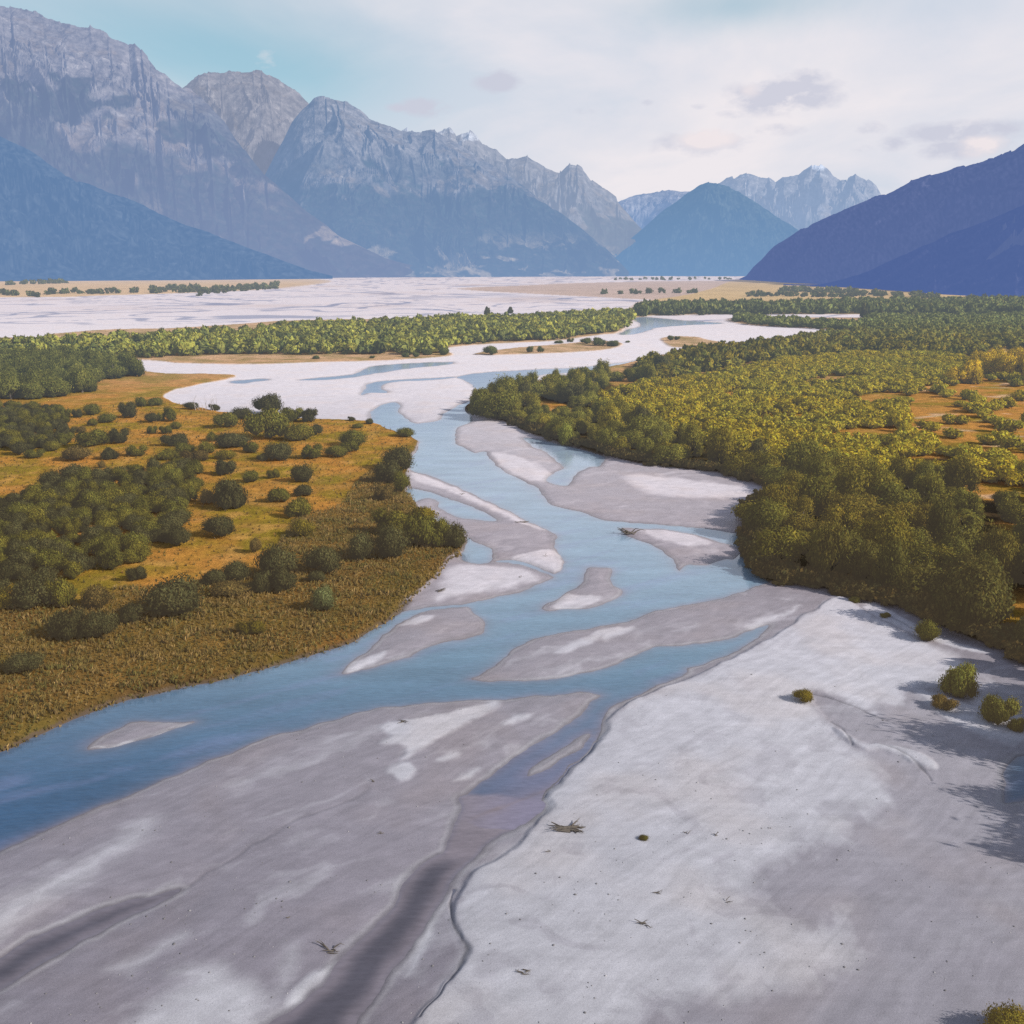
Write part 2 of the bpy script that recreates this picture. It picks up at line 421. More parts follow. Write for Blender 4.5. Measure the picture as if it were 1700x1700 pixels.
# ------------------------------------------------------------------ the valley floor
def floor_grid():
    s_in = np.linspace(-0.60, 0.60, 1040)
    s_l = -0.60 - 0.9 * (np.linspace(1, 0, 45, endpoint=False)) ** 1.6
    s = np.concatenate([s_l, s_in, -s_l[::-1]])
    py = np.concatenate([np.arange(2600, 1760, -14), np.arange(1760, 760, -1.4), np.arange(760, 470, -0.75)])
    Y = row_dist(py)
    Y = np.concatenate([Y, np.geomspace(Y[-1] * 1.02, 42000, 46)])
    X = Y[:, None] * s[None, :]
    return s, Y, X, np.repeat(Y[:, None], len(s), 1)

S_, YR, GX, GY = floor_grid()
NR, NC = GX.shape
X = GX.ravel(); Y = GY.ravel()
dist = Y
amp = np.clip(0.10 + 0.0020 * dist, 0.1, 1.6)
wx = X + amp * fbm(X / (2.0 + 0.012 * dist), Y / (2.0 + 0.012 * dist), 3, 3) * 2
wy = Y + amp * fbm(X / (2.0 + 0.012 * dist) + 31, Y / (2.0 + 0.012 * dist) + 7, 3, 4) * 2

def eval_set(d, fold, margin=40.0, qx=None, qy=None):
    r = None
    for k, p in d.items():
        v = sdf(world_poly(p), wx if qx is None else qx, wy if qy is None else qy, margin)
        r = v if r is None else fold(r, v)
    return r

W = {k: sdf(world_poly(p), wx, wy, 40.0) for k, p in WATER.items()}
water = np.maximum.reduce(list(W.values()))
bars = eval_set(BARS, np.maximum)
water = np.minimum(water, -bars)
# braided threads on the open plain far up the valley
LANDS = {k: sdf(world_poly(p), wx, wy, 60.0) for k, p in LAND.items()}
land = np.maximum.reduce(list(LANDS.values()))
thread = np.abs(perlin(X / 420 + 0.9 * perlin(X / 440, Y / 420, 8), Y / 300 + 0.6 * perlin(X / 170, Y / 260, 9), 21))
thread2 = np.abs(perlin(X / 190 + 1.1 * perlin(X / 220, Y / 220, 18), Y / 140 + 0.6 * perlin(X / 90, Y / 160, 19), 22))
plain = sstep(820, 980, Y) * sstep(-1, 8, -land)
thread3 = np.abs(perlin(X / 1100 + 0.9 * perlin(X / 900, Y / 900, 28), Y / 800 + 0.5 * perlin(X / 300, Y / 500, 29), 31))
streak = plain * np.maximum(np.maximum(sstep(0.075, 0.03, thread), 0.8 * sstep(0.09, 0.03, thread2) * sstep(2600, 1200, Y)), 0.9 * sstep(0.06, 0.02, thread3) * sstep(1200, 2200, Y))
streak = streak * sstep(-0.40, 0.0, fbm(X / 130, Y / 300, 3, 37))

ld = np.clip(land, -60, 60)
und = fbm(X / 14, Y / 14, 4, 40)
shore = -water
z_gr = np.where(shore > 0, 0.26 * (1 - np.exp(-shore / 2.6)) + 0.010 * np.minimum(shore, 12), -0.75 * (1 - np.exp(-np.maximum(water, 0) / 2.4)))
z_gr = z_gr + np.where(shore > 0.3, 0.07 * und * sstep(0.3, 4, shore), 0)
dry = np.zeros_like(X); lift = np.zeros_like(X)
sw = 1.2 + 0.004 * dist
dx_ = wx + sw * 0.5 * fbm(X / 3.2, Y / 7, 4, 60) ; dy_ = wy + sw * 0.8 * fbm(X / 3.2 + 9, Y / 7, 4, 61)
la, lb = np.array(G(690, 1700)), np.array(G(1380, 1000)); le = (lb - la) / np.linalg.norm(lb - la)
off_edge = (X - la[0]) * le[1] - (Y - la[1]) * le[0]
riverside = 1 - sstep(3, 14, off_edge)
for i_, (pts, soft, lf) in enumerate(DRY):
    v = sdf(world_poly(pts, 4), dx_, dy_, 12.0)
    if i_ == 0:
        soft = soft + 1.3 * (1 - riverside) * sstep(125, 95, Y)
        v = v + (1 - riverside) * (-0.9 + 2.4 * fbm(X / 2.5 + 0.8 * fbm(X / 3, Y / 3, 3, 65), Y / 8, 4, 64)) * sstep(125, 95, Y) + (1 - riverside) * 1.4 * fbm(X / 3 + 0.6 * fbm(X / 5, Y / 5, 3, 62), Y / 11, 5, 63) * sstep(125, 95, Y)
    dry = np.maximum(dry, sstep(-soft, soft * 1.3, v))
    if lf:
        v2 = sdf(world_poly(pts, 4), wx, wy, 12.0)
        lift = np.maximum(lift, lf * sstep(-0.35, 0.35, v2) * (riverside if i_ == 0 else 1))
z_gr = z_gr + lift * sstep(0.1, 1.0, shore)
bank = sstep(-0.6, 0.9, ld)
z_land = 0.75 + 0.35 * fbm(X / 22, Y / 22, 4, 77) + 0.12 * fbm(X / 3, Y / 3, 3, 78)
Z = z_gr * (1 - bank) + np.maximum(z_land, 0.35) * bank
Z = np.where(Y > 5000, Z * 0 + 0.3, Z)

def lerp_tab(x, xs, tab):
    tab = np.array(tab)
    return np.stack([np.interp(x, xs, tab[:, i]) for i in range(3)], 1)

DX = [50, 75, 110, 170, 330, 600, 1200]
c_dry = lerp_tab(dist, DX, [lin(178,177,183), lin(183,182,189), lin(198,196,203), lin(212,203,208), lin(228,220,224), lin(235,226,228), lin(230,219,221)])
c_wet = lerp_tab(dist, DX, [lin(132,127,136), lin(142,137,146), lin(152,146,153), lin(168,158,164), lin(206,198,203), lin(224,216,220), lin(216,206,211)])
# slow mottling of damp and dry gravel, stretched along the flow
ca, sa = math.cos(math.radians(38)), math.sin(math.radians(38))
fu = X * ca + Y * sa; fv = -X * sa + Y * ca
mott = fbm(fu / 16 + 0.8 * fbm(X / 9, Y / 9, 3, 5), fv / 4.5 + 0.8 * fbm(X / 7, Y / 7, 3, 6), 5, 33)
swirl = fbm(X / 5 + 1.4 * fbm(X / 8, Y / 8, 3, 15), Y / 5 + 1.4 * fbm(X / 8, Y / 8, 3, 16), 5, 44)
dry_n = np.clip(dry + 0.42 * sstep(0.08, 0.5, mott) * (1 - dry) - 0.30 * sstep(0.10, 0.38, swirl) * dry * sstep(160, 60, dist), 0, 1)
dry_n = np.maximum(dry_n, 0.28 * (1 - riverside) * sstep(112, 98, Y) * (1 + 0.6 * mott))
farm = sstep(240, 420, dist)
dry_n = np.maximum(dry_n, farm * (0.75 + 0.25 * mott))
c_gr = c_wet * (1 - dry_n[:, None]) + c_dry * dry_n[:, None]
# damp margin just above the waterline, with a pale rim beyond it
damp = sstep(0.9 + 0.004 * dist, 0.0, shore) * (shore > -0.5)
rim = np.exp(-((shore - 0.45) / 0.28) ** 2) * sstep(260, 120, dist)
c_gr = c_gr * (1 - 0.36 * damp[:, None]) + 0.20 * (rim * (0.5 + 0.5 * und))[:, None]
ca2, sa2 = math.cos(math.radians(47)), math.sin(math.radians(47))
bend = 2.2 * fbm(X / 14, Y / 14, 3, 95)
fs = X * ca2 + Y * sa2; ft = -X * sa2 + Y * ca2 + bend
silt = fbm(fs / 9, ft / 0.75, 5, 96, 0.6) * sstep(300, 110, dist)
c_gr = c_gr * (1 + 0.20 * silt)[:, None]
SCOUR_SHADE = [[(1345,1157),(1400,1173),(1440,1190),(1470,1202)], [(1380,1205),(1400,1222),(1416,1243)], [(1465,1245),(1520,1268),(1548,1302)], [(752,1476),(748,1500),(755,1538),(767,1565),(776,1590),(746,1640),(700,1692)], [(896,1338),(908,1315),(945,1280),(985,1240),(1002,1200)], [(612,1312),(590,1330),(540,1350),(480,1372),(430,1405),(350,1450),(300,1480)], [(1410,1005),(1460,1022),(1500,1040),(1520,1052)]]
scour_shade = np.zeros_like(X)
for pl in SCOUR_SHADE:
    q = smooth_poly(pl, 6, False); q = np.vstack([q, pl[-1]]); gx_, gy_ = G(q[:, 0], q[:, 1])
    band = np.where((X > gx_.min() - 2) & (X < gx_.max() + 2) & (Y > gy_.min() - 2) & (Y < gy_.max() + 2))[0]
    dmin = np.full(len(band), 9.0)
    for k_ in range(len(gx_) - 1):
        ex, ey = gx_[k_ + 1] - gx_[k_], gy_[k_ + 1] - gy_[k_]; l2 = ex * ex + ey * ey + 1e-9
        t_ = np.clip(((wx[band] - gx_[k_]) * ex + (wy[band] - gy_[k_]) * ey) / l2, 0, 1)
        dmin = np.minimum(dmin, np.hypot(wx[band] - gx_[k_] - t_ * ex, wy[band] - gy_[k_] - t_ * ey))
    wd_ = (0.16 + 0.16 * und[band]) * (2.2 if pl[0][0] == 612 else 1.0) * (0.7 + 0.8 * fbm(X[band] / 2.0, Y[band] / 2.0, 3, 97))
    scour_shade[band] = np.maximum(scour_shade[band], (0.4 if pl[0][0] == 612 else 1.0) * np.exp(-(dmin / np.maximum(wd_, 0.05)) ** 2))
c_gr = c_gr * (1 - 0.42 * scour_shade)[:, None]  # scarp shadow and damp both put into the gravel colour
Z = Z - 0.07 * scour_shade * (shore > 0.2)
blot = fbm(X / 2.4, Y / 2.4, 4, 91)
c_gr = c_gr * (1 + 0.10 * blot[:, None])
warm = sstep(-0.1, 0.5, fbm(X / 11, Y / 11, 3, 101))[:, None]
c_gr = c_gr * (1 - warm * np.array([-0.02, 0.015, 0.05]))
c_gr = c_gr * (1 - 0.9 * streak[:, None]) + lin(134, 142, 168) * (0.9 * streak)[:, None]
pk = sstep(900, 1500, dist) * sstep(0.0, 0.5, fbm(X / 260, Y / 500, 4, 39))
c_gr = c_gr * (1 - 0.6 * pk[:, None]) + lin(204, 182, 174) * (0.6 * pk)[:, None]
bed = lin(110, 100, 98)
c_gr = np.where((shore < -0.05)[:, None], bed, c_gr)

# meadow colours
orange = lin(192, 134, 62); ochre = lin(204, 152, 84); olive = lin(150, 126, 42); rough_g = lin(112, 88, 50); pink = lin(214, 176, 140); tanf = lin(224, 190, 150)
g1 = fbm(X / 18, Y / 18, 4, 120); g2 = fbm(X / 6, Y / 6, 4, 121)
c_ld = orange * (1 - sstep(-0.25, 0.3, g1))[:, None] + olive * sstep(-0.25, 0.3, g1)[:, None]
c_ld = c_ld * (1 - 0.6 * sstep(-0.05, 0.4, g2))[:, None] + ochre * (0.6 * sstep(-0.05, 0.4, g2))[:, None]
g3 = fbm(X / 2.2, Y / 2.8, 4, 122)
c_ld = c_ld * (1 + 0.30 * g3)[:, None]
ROUGH = world_poly([(-900,1500),(0,1250),(600,1057),(700,985),(765,912),(735,878),(690,842),(676,800),(640,780),(600,800),(560,850),(500,860),(470,900),(430,960),(300,980),(200,985),(150,1010),(0,1000),(-900,1020)])
rg = sstep(-3, 4, sdf(ROUGH, wx, wy, 20.0) + 3 * g2)
rcol = rough_g * (1 - sstep(-0.3, 0.5, g2))[:, None] + lin(136, 104, 52) * sstep(-0.3, 0.5, g2)[:, None]
c_ld = c_ld * (1 - 0.85 * rg)[:, None] + rcol * (0.85 * rg)[:, None]
f2 = sstep(330, 620, dist)[:, None]
c_ld = c_ld * (1 - f2) + f2 * (pink * (1 - sstep(-0.2, 0.4, g1))[:, None] + lin(170, 145, 105) * sstep(-0.2, 0.4, g1)[:, None])
for key, cc in (('farleft', tanf), ('farmid', lin(206, 180, 166)), ('north', lin(214, 182, 132))):
    mk = sstep(-2, 3, LANDS[key])[:, None]
    st = fbm(X / 90, Y / 300, 4, 140)[:, None]
    c_ld = c_ld * (1 - mk) + mk * cc * (1 + 0.22 * st)
# the floor of the wood, deep shade and leaf litter
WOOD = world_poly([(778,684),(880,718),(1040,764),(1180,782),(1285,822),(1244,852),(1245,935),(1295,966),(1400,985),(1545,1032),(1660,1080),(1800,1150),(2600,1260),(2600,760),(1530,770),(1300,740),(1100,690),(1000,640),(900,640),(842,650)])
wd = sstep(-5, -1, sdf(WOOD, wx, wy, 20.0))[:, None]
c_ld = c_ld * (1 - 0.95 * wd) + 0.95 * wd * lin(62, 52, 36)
for pts in ([(868,668),(930,672),(962,684),(948,692),(900,684)], [(1590,800),(1640,806),(1720,806),(1720,835),(1640,838),(1600,820)], [(1655,872),(1720,858),(1720,895),(1680,892)], [(1645,1000),(1720,985),(1720,1045),(1660,1045)], [(1540,640),(1720,625),(1720,790),(1660,770),(1560,740),(1500,700)]):
    mk = sstep(-1.5, 1.5, sdf(world_poly(pts), wx, wy, 20.0))[:, None]
    c_ld = c_ld * (1 - mk) + mk * ((lin(196, 138, 66) * (1 - sstep(-0.1, 0.4, g1 + 0.5 * g2))[:, None] + lin(152, 124, 40) * sstep(-0.1, 0.4, g1 + 0.5 * g2)[:, None]) * (1 + 0.4 * g3[:, None]) + 0.25 * sstep(0.15, 0.5, fbm(X / 16 + 3, Y / 9, 3, 124))[:, None])

wbl = np.maximum(0.35, 0.45 * Y * Y / (H * F) * 0.8)
inl = sstep(-1, 1, ld / wbl)[:, None]
faces = grid_faces(NR, NC)
is_land = (ld[faces] > 0.0).mean(1) > 0.5
edge = (1 - np.clip(ld / 1.8, 0, 1))[:, None]
nb = (sstep(-1.6, -0.3, ld) * sstep(-8, 0, 10 - X) * (W['main'] > -3) * (dist < 200))[:, None]
c_gr = c_gr * (1 - 0.8 * nb) + 0.8 * nb * lin(84, 70, 52)
bank_col = lin(70, 56, 38)
c_ld2 = c_ld * (1 - 0.85 * edge * (dist < 300)[:, None]) + 0.85 * edge * (dist < 300)[:, None] * bank_col
wetv = np.clip(1 - dry_n, 0, 1)
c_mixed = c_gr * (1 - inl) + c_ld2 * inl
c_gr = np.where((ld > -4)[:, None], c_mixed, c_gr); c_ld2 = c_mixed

def sub_mesh(name, fsel, V, C, fa, mat):
    used = np.unique(fsel)
    remap = np.full(len(V), -1, np.int32); remap[used] = np.arange(len(used))
    return build_mesh(name, V[used], remap[fsel], C[used], {k: v[used] for k, v in fa.items()}, mat)

V = np.stack([X, Y, Z], 1)
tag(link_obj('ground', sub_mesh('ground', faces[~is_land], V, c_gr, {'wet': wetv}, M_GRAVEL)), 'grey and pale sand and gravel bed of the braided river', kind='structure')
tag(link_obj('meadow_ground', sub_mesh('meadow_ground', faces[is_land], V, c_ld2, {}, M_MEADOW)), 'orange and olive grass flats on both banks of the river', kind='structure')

# water surface: one level sheet, coloured by depth and by channel
c_w = lerp_tab(dist, [50, 80, 115, 150, 220, 330, 700], [lin(66,88,110), lin(56,90,122), lin(104,136,158), lin(136,162,182), lin(152,174,192), lin(164,182,198), lin(168,188,208)])
flow = fbm(fu / 22 + 0.6 * fbm(X / 15, Y / 15, 3, 150), fv / 4, 4, 151)
leftness = sstep(-5, -45, X) * sstep(140, 70, dist)
c_w = c_w * (1 - 0.35 * leftness[:, None]) + lin(48, 92, 132) * (0.35 * leftness[:, None])
c_w = c_w * (1 - 0.30 * sstep(0.0, 0.5, flow))[:, None] + lin(128, 136, 176) * (0.30 * sstep(0.0, 0.5, flow))[:, None]
depth = np.clip(-Z, 0, 1)
sh = np.clip(np.exp(-depth / 0.20) * (1 + 0.5 * flow), 0, 1)
shallow_c = lerp_tab(dist, [50, 100, 200, 400], [lin(112,102,104), lin(128,124,138), lin(160,160,172), lin(200,198,206)])
c_w = c_w * (1 - 0.75 * sh[:, None]) + shallow_c * (0.75 * sh[:, None])
inner = np.maximum.reduce([W['dark'], W['leftdark'], W['link']])
mk = sstep(-0.6, 0.5, inner)[:, None]
dk = np.where((W['leftdark'] > -2), sstep(-0.6, 1.6, W['leftdark']), sstep(75.0, 70.0, Y) * sstep(-0.3, 1.5, W['dark']))[:, None]
c_w = c_w * (1 - mk) + mk * (lin(134, 126, 134) * (1 - dk) + lin(86, 84, 94) * dk)
fade = (sstep(86, 78, dist) * sstep(-6, 2, X) * (W['main'] > -1))[:, None]
dch = sstep(112, 70, dist)[:, None] * sstep(-6, 2, X)[:, None] * (W['main'] > -1)[:, None]
c_w = c_w * (1 - 0.8 * dch) + 0.8 * dch * (lin(132, 128, 152) * (1 - sstep(0.1, 0.5, flow))[:, None] + lin(128, 108, 100) * sstep(0.1, 0.5, flow)[:, None])
c_w = c_w * (1 - 0.6 * fade * (1 - mk)) + 0.6 * fade * (1 - mk) * lin(136, 126, 132)
wf = faces[(water[faces] > -0.9).any(1) & (Z[faces] < 0.10).any(1) & ~(ld[faces] > 1.5).all(1)]
VW = np.stack([X, Y, np.zeros_like(X)], 1)
tag(link_obj('river', sub_mesh('river', wf, VW, c_w, {'rough': np.clip(0.35 + 2.2 * depth, 0, 1.4)}, M_WATER)), 'blue braided river winding between gravel bars', kind='structure')

# height lookup for things that stand on the floor
def floor_z(x, y):
    j = np.clip(np.searchsorted(YR, y), 1, NR - 1)
    if abs(YR[j - 1] - y) < abs(YR[j] - y):
        j -= 1
    i = int(np.argmin(np.abs(S_ - x / max(YR[j], 1))))
    return float(Z[j * NC + i])

def inside(poly, x, y):
    return sdf(poly, np.array([x], float), np.array([y], float), 1e4)[0]

# ------------------------------------------------------------------ mountains
def rnd2(ix, iy, seed):
    return _hash(ix, iy, seed) / 65535.0, _hash(ix + 7919, iy - 104729, seed + 3) / 65535.0

def gully_noise(x, y, sx, sy, cell, seed):
    """stripes that run down the slope (side direction sx, sy), patched together cell by cell: sharp spurs and gullies"""
    px = x / cell; py = y / cell
    cx = np.floor(px).astype(np.int64); cy = np.floor(py).astype(np.int64)
    re = np.zeros_like(px); im = np.zeros_like(px)
    for i in (-1, 0, 1):
        for j in (-1, 0, 1):
            rx, ry = rnd2(cx + i, cy + j, seed)
            vx = px - (cx + i + rx); vy = py - (cy + j + ry)
            w = np.maximum(np.exp(-2.2 * (vx * vx + vy * vy)) - 0.01, 0)
            ph = (vx * sx + vy * sy) * 2 * np.pi
            re += w * np.cos(ph); im += w * np.sin(ph)
    ang = np.arctan2(im, re)
    m = np.clip(np.hypot(re, im) * 3.0, 0, 1)
    tri = 1 - 2 * np.abs(ang) / np.pi
    return (0.6 * tri + 0.4 * np.cos(ang)) * m

def grid_grad(z, x, y):
    zu, zt = np.gradient(z, axis=1), np.gradient(z, axis=0)
    xu, xt = np.gradient(x, axis=1), np.gradient(x, axis=0)
    yu, yt = np.gradient(y, axis=1), np.gradient(y, axis=0)
    det = xu * yt - xt * yu
    det = np.where(np.abs(det) < 1e-6, 1e-6, det)
    return (zu * yt - zt * yu) / det, (zt * xu - zu * xt) / det

def mountain(name, label, ridge, base, hcol, f_low, f_high, zscale, colour, nU=520, nT=150, amp=0.16, gully=1.0, jag=0.012, seed=1, power=1.25, nscale=0.02, cell=1.15, octs=4, spur=1.0, lean=0.0, twist=0.0):
    r = np.array(ridge, float)
    px = np.linspace(r[0, 0], r[-1, 0], nU)
    py = np.interp(px, r[:, 0], r[:, 1]); dc = np.interp(px, r[:, 0], r[:, 2])
    b = np.array(base, float)
    db = np.interp(px, b[:, 0], b[:, 1])
    rx, ry, rz = ray(px, py)
    hh = np.hypot(rx, ry)
    ux, uy = rx / hh, ry / hh
    hc = np.maximum(H + dc * rz / hh, 2)
    def smooth(kw):
        kw = max(3, int(kw)) | 1
        ker = np.hanning(kw + 2)[1:-1]; ker /= ker.sum()
        return np.convolve(np.pad(hc, kw // 2, mode='edge'), ker, 'valid')
    hs, hw = smooth(nU / 26), smooth(nU / 6)          # the body of the mountain follows a smoothed crest
    s_al = np.cumsum(np.hypot(np.gradient(ux * dc), np.gradient(uy * dc)))
    t = np.concatenate([np.linspace(0, 1, nT) ** 0.9, 1 + np.linspace(0.03, 0.9, nT // 4)])
    T, _ = np.meshgrid(t, px, indexing='ij')
    tf = np.minimum(T, 1); tb = np.maximum(T - 1, 0)
    D = db[None] + (dc - db)[None] * T
    near_top = sstep(0.80, 1.0, T)
    x = ux[None] * D; y = uy[None] * D
    jg = jag * np.maximum(hc, 60)[None] * (1.6 * (ridged(x / 420, y / 420, 5, seed + 6, 0.55) - 0.45) + 0.7 * fbm(x / 150, y / 150, 4, seed + 5, 0.6))
    uu = px[None] - lean * (1 - tf) + 0 * T                                  # spurs run down slantwise, not straight toward the viewer
    mid = sstep(0.45, 0.90, T)
    Hs = np.interp(uu.ravel(), px, hs).reshape(T.shape) * mid + np.interp(uu.ravel(), px, hw).reshape(T.shape) * (1 - mid)
    Hc = Hs * (1 - near_top) + hc[None] * near_top
    sc = np.median(hc) if np.median(hc) > 100 else 300
    prof = np.where(T <= 1, 0.62 * tf + 0.38 * tf ** (1.0 + power), 1 - tb * 1.1)
    big = ridged(x / (sc * 1.9) + 0.5 * fbm(x / sc, y / sc, 3, seed + 8), y / (sc * 1.9) + 0.5 * fbm(x / sc + 9, y / sc, 3, seed + 9), 3, seed + 20)
    env = sstep(0.0, 0.16, T) * (1 - 0.80 * near_top) * (T <= 1) + 0.2 * (T > 1)
    z = Hc * prof + amp * Hc * env * spur * (big - 0.45) * 1.2
    g = np.zeros_like(z); cl = cell * sc; wt = 0
    for o in range(octs):
        gx, gy = grid_grad(z, x, y)
        mag = np.hypot(gx, gy) + 1e-6
        ax_, ay_ = -gy / mag, gx / mag
        ct, st_ = math.cos(twist), math.sin(twist)
        k = gully_noise(x, y, ax_ * ct - ay_ * st_, ax_ * st_ + ay_ * ct, cl, seed + 40 + o)
        z = z + (0.10, 0.07, 0.035, 0.015, 0.01)[o] * gully * cl * np.clip(mag * 1.6, 0, 1) * env * k
        g += k * 0.62 ** o; wt += 0.62 ** o; cl *= 0.48
    g = 0.5 + 0.5 * g / wt
    iso = fbm(x / (sc * 0.12), y / (sc * 0.12), 5, seed + 30, 0.6)
    z = z + 0.022 * sc * iso * env
    z = z + jg * sstep(0.05, 0.5, T)
    zl = H + D * (rz / hh)[None] + jg * near_top - 2 - 0.03 * Hc * (1 - tf)      # a spur never rises over its own crest line
    z = np.where(T < 1, np.minimum(z, np.maximum(zl, 1)), z)
    z = np.where(T < 0.004, -4, np.maximum(z, -4))
    P = np.stack([x, y, z], -1)
    gx, gy = grid_grad(z, x, y)
    nz = 1 / np.sqrt(1 + gx * gx + gy * gy)
    al = np.repeat(s_al[None], len(t), 0); L = (dc - db)[None] * T
    c = colour(z, np.maximum(Hc, 1), tf, nz, g, iso, al / sc + 0.25 * (0.5 * L + 1.3 * z) / sc, (0.5 * L + 1.3 * z) / sc, np.repeat(px[None], len(t), 0), seed)
    me = build_mesh(name, P.reshape(-1, 3), grid_faces(len(t), nU), c.reshape(-1, 3), None, mat_mountain(name + '_slopes', hcol, f_low, f_high, zscale, nscale))
    return tag(link_obj(name, me), label, kind='structure')

FOREST = np.array([0.030, 0.045, 0.032]); TUSS = np.array([0.34, 0.265, 0.19]); ROCK = np.array([0.32, 0.285, 0.26]); SCREE = np.array([0.42, 0.38, 0.33]); SNOW = np.array([0.92, 0.92, 0.94]); GRASSY = np.array([0.55, 0.42, 0.25])

def mixv(a, b, f):
    return a * (1 - f[..., None]) + b * f[..., None]

def col_range(tree=0.42, tree_w=0.10, snow=2.0, patch=0.0, spots=(), clear=1.0):
    def fn(z, hc, t, nz, g, iso, a, l, px, seed):
        n1 = fbm(a * 2.0, l * 2.0, 5, seed + 50); n2 = fbm(a * 7, l * 7, 5, seed + 51); n3 = fbm(a * 22, l * 22, 4, seed + 57)
        hmax = np.max(hc)
        rel = z / hmax
        c = mixv(TUSS + 0 * z[..., None], ROCK, sstep(-0.25, 0.30, 0.7 * n1 + 0.6 * n2 + (rel - 0.5) * 1.2 + (0.72 - nz) * 1.4))
        c = mixv(c, SCREE, sstep(0.45, 0.20, g) * 0.65 * sstep(0.3, 0.55, rel) * sstep(-0.3, 0.3, n2))
        c = c * (1 + 0.30 * n2 + 0.25 * n3)[..., None]
        tl = tree + 0.26 * n1 + 0.18 * n2 - 0.22 * (g - 0.5)
        f = sstep(tree_w, -tree_w * 0.3, rel - tl)
        pt = sstep(0.14, 0.26, fbm(a * 1.7 + 4, l * 1.7, 5, seed + 53) + 0.3 * n2) * sstep(0.75, 0.4, rel) * patch
        f = np.maximum(f, pt)
        for (cx, cz, rx, rz) in spots:
            e = ((px - cx) / rx) ** 2 + ((rel - cz) / rz) ** 2 + 1.6 * n2 + 0.8 * n1
            f = np.maximum(f, sstep(1.0, 0.6, e))
        f = f * (0.78 + 0.22 * sstep(-0.3, 0.2, n3))
        cl = sstep(0.10, 0.22, fbm(a * 2.6 + 1.1 * n1, l * 1.8, 4, seed + 54) + 0.25 * n2) * sstep(0.26, 0.05, rel) * clear
        f = f * (1 - 0.85 * cl)
        fk = sstep(0.30, 0.42, n3 + 0.5 * n2) * sstep(0.08, 0.3, rel) * (1 - 0.5 * f)
        c = mixv(c, np.array([0.62, 0.56, 0.50]) + 0 * c, fk * 0.55)
        c = mixv(c, FOREST * (1.2 + 0.8 * n3 + 0.5 * n2)[..., None], f)
        c = mixv(c, 1.25 * GRASSY * (1 + 0.4 * n3)[..., None], cl * 0.9)
        sn = sstep(snow, snow + 0.05, rel + 0.16 * n2 - 0.10 * (g - 0.5))
        c = mixv(c, SNOW, sn)
        return np.clip(c, 0.01, 0.95)
    return fn

def col_forest(var=0.5, base=FOREST):
    def fn(z, hc, t, nz, g, iso, a, l, px, seed):
        n2 = fbm(a * 16, l * 16, 4, seed + 51); n1 = fbm(a * 2, l * 2, 4, seed + 52)
        return np.clip(base * (1 + var * n2 + 0.5 * n1 + 0.7 * (g - 0.5))[..., None], 0.006, 1)
    return fn

HB = (0.15, 0.25, 0.54)
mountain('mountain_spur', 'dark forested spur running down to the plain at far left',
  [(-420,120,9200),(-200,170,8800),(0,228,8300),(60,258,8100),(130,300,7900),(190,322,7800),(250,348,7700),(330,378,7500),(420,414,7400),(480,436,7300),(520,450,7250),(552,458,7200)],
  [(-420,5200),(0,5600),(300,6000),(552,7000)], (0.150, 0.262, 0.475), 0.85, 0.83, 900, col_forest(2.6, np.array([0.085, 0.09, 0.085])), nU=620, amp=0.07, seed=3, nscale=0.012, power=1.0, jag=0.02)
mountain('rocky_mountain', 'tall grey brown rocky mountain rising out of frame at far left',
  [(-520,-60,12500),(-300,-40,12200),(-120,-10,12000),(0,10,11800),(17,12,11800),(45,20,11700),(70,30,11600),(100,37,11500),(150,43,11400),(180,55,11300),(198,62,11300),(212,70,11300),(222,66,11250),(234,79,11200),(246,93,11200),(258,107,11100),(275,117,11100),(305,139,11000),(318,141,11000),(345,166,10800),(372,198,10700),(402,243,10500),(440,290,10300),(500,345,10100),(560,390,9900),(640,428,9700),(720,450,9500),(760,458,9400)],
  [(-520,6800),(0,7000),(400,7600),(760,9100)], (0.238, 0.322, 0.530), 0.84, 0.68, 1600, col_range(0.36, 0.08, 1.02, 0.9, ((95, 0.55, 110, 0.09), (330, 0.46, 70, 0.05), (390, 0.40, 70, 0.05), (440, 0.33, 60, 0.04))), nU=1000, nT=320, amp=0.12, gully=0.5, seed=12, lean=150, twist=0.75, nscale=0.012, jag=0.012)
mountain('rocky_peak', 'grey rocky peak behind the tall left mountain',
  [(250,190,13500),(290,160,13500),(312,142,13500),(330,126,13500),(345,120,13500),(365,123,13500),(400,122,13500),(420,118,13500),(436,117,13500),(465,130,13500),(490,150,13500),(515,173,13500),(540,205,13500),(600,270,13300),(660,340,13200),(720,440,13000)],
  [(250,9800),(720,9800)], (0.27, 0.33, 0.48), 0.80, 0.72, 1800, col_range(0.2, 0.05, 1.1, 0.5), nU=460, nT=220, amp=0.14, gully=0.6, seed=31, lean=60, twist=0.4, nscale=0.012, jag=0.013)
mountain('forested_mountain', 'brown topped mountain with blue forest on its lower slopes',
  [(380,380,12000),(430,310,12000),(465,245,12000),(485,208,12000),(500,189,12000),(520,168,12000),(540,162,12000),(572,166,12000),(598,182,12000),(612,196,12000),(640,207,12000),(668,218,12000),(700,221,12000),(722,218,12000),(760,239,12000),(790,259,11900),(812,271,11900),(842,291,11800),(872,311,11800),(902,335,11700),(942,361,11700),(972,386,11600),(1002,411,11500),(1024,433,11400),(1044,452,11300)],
  [(380,9000),(700,8800),(1044,10600)], (0.212, 0.328, 0.545), 0.84, 0.66, 1700, col_range(0.46, 0.08, 1.3, 0.9), nU=860, nT=300, amp=0.11, gully=0.5, seed=47, lean=110, twist=0.6, nscale=0.012, jag=0.010)
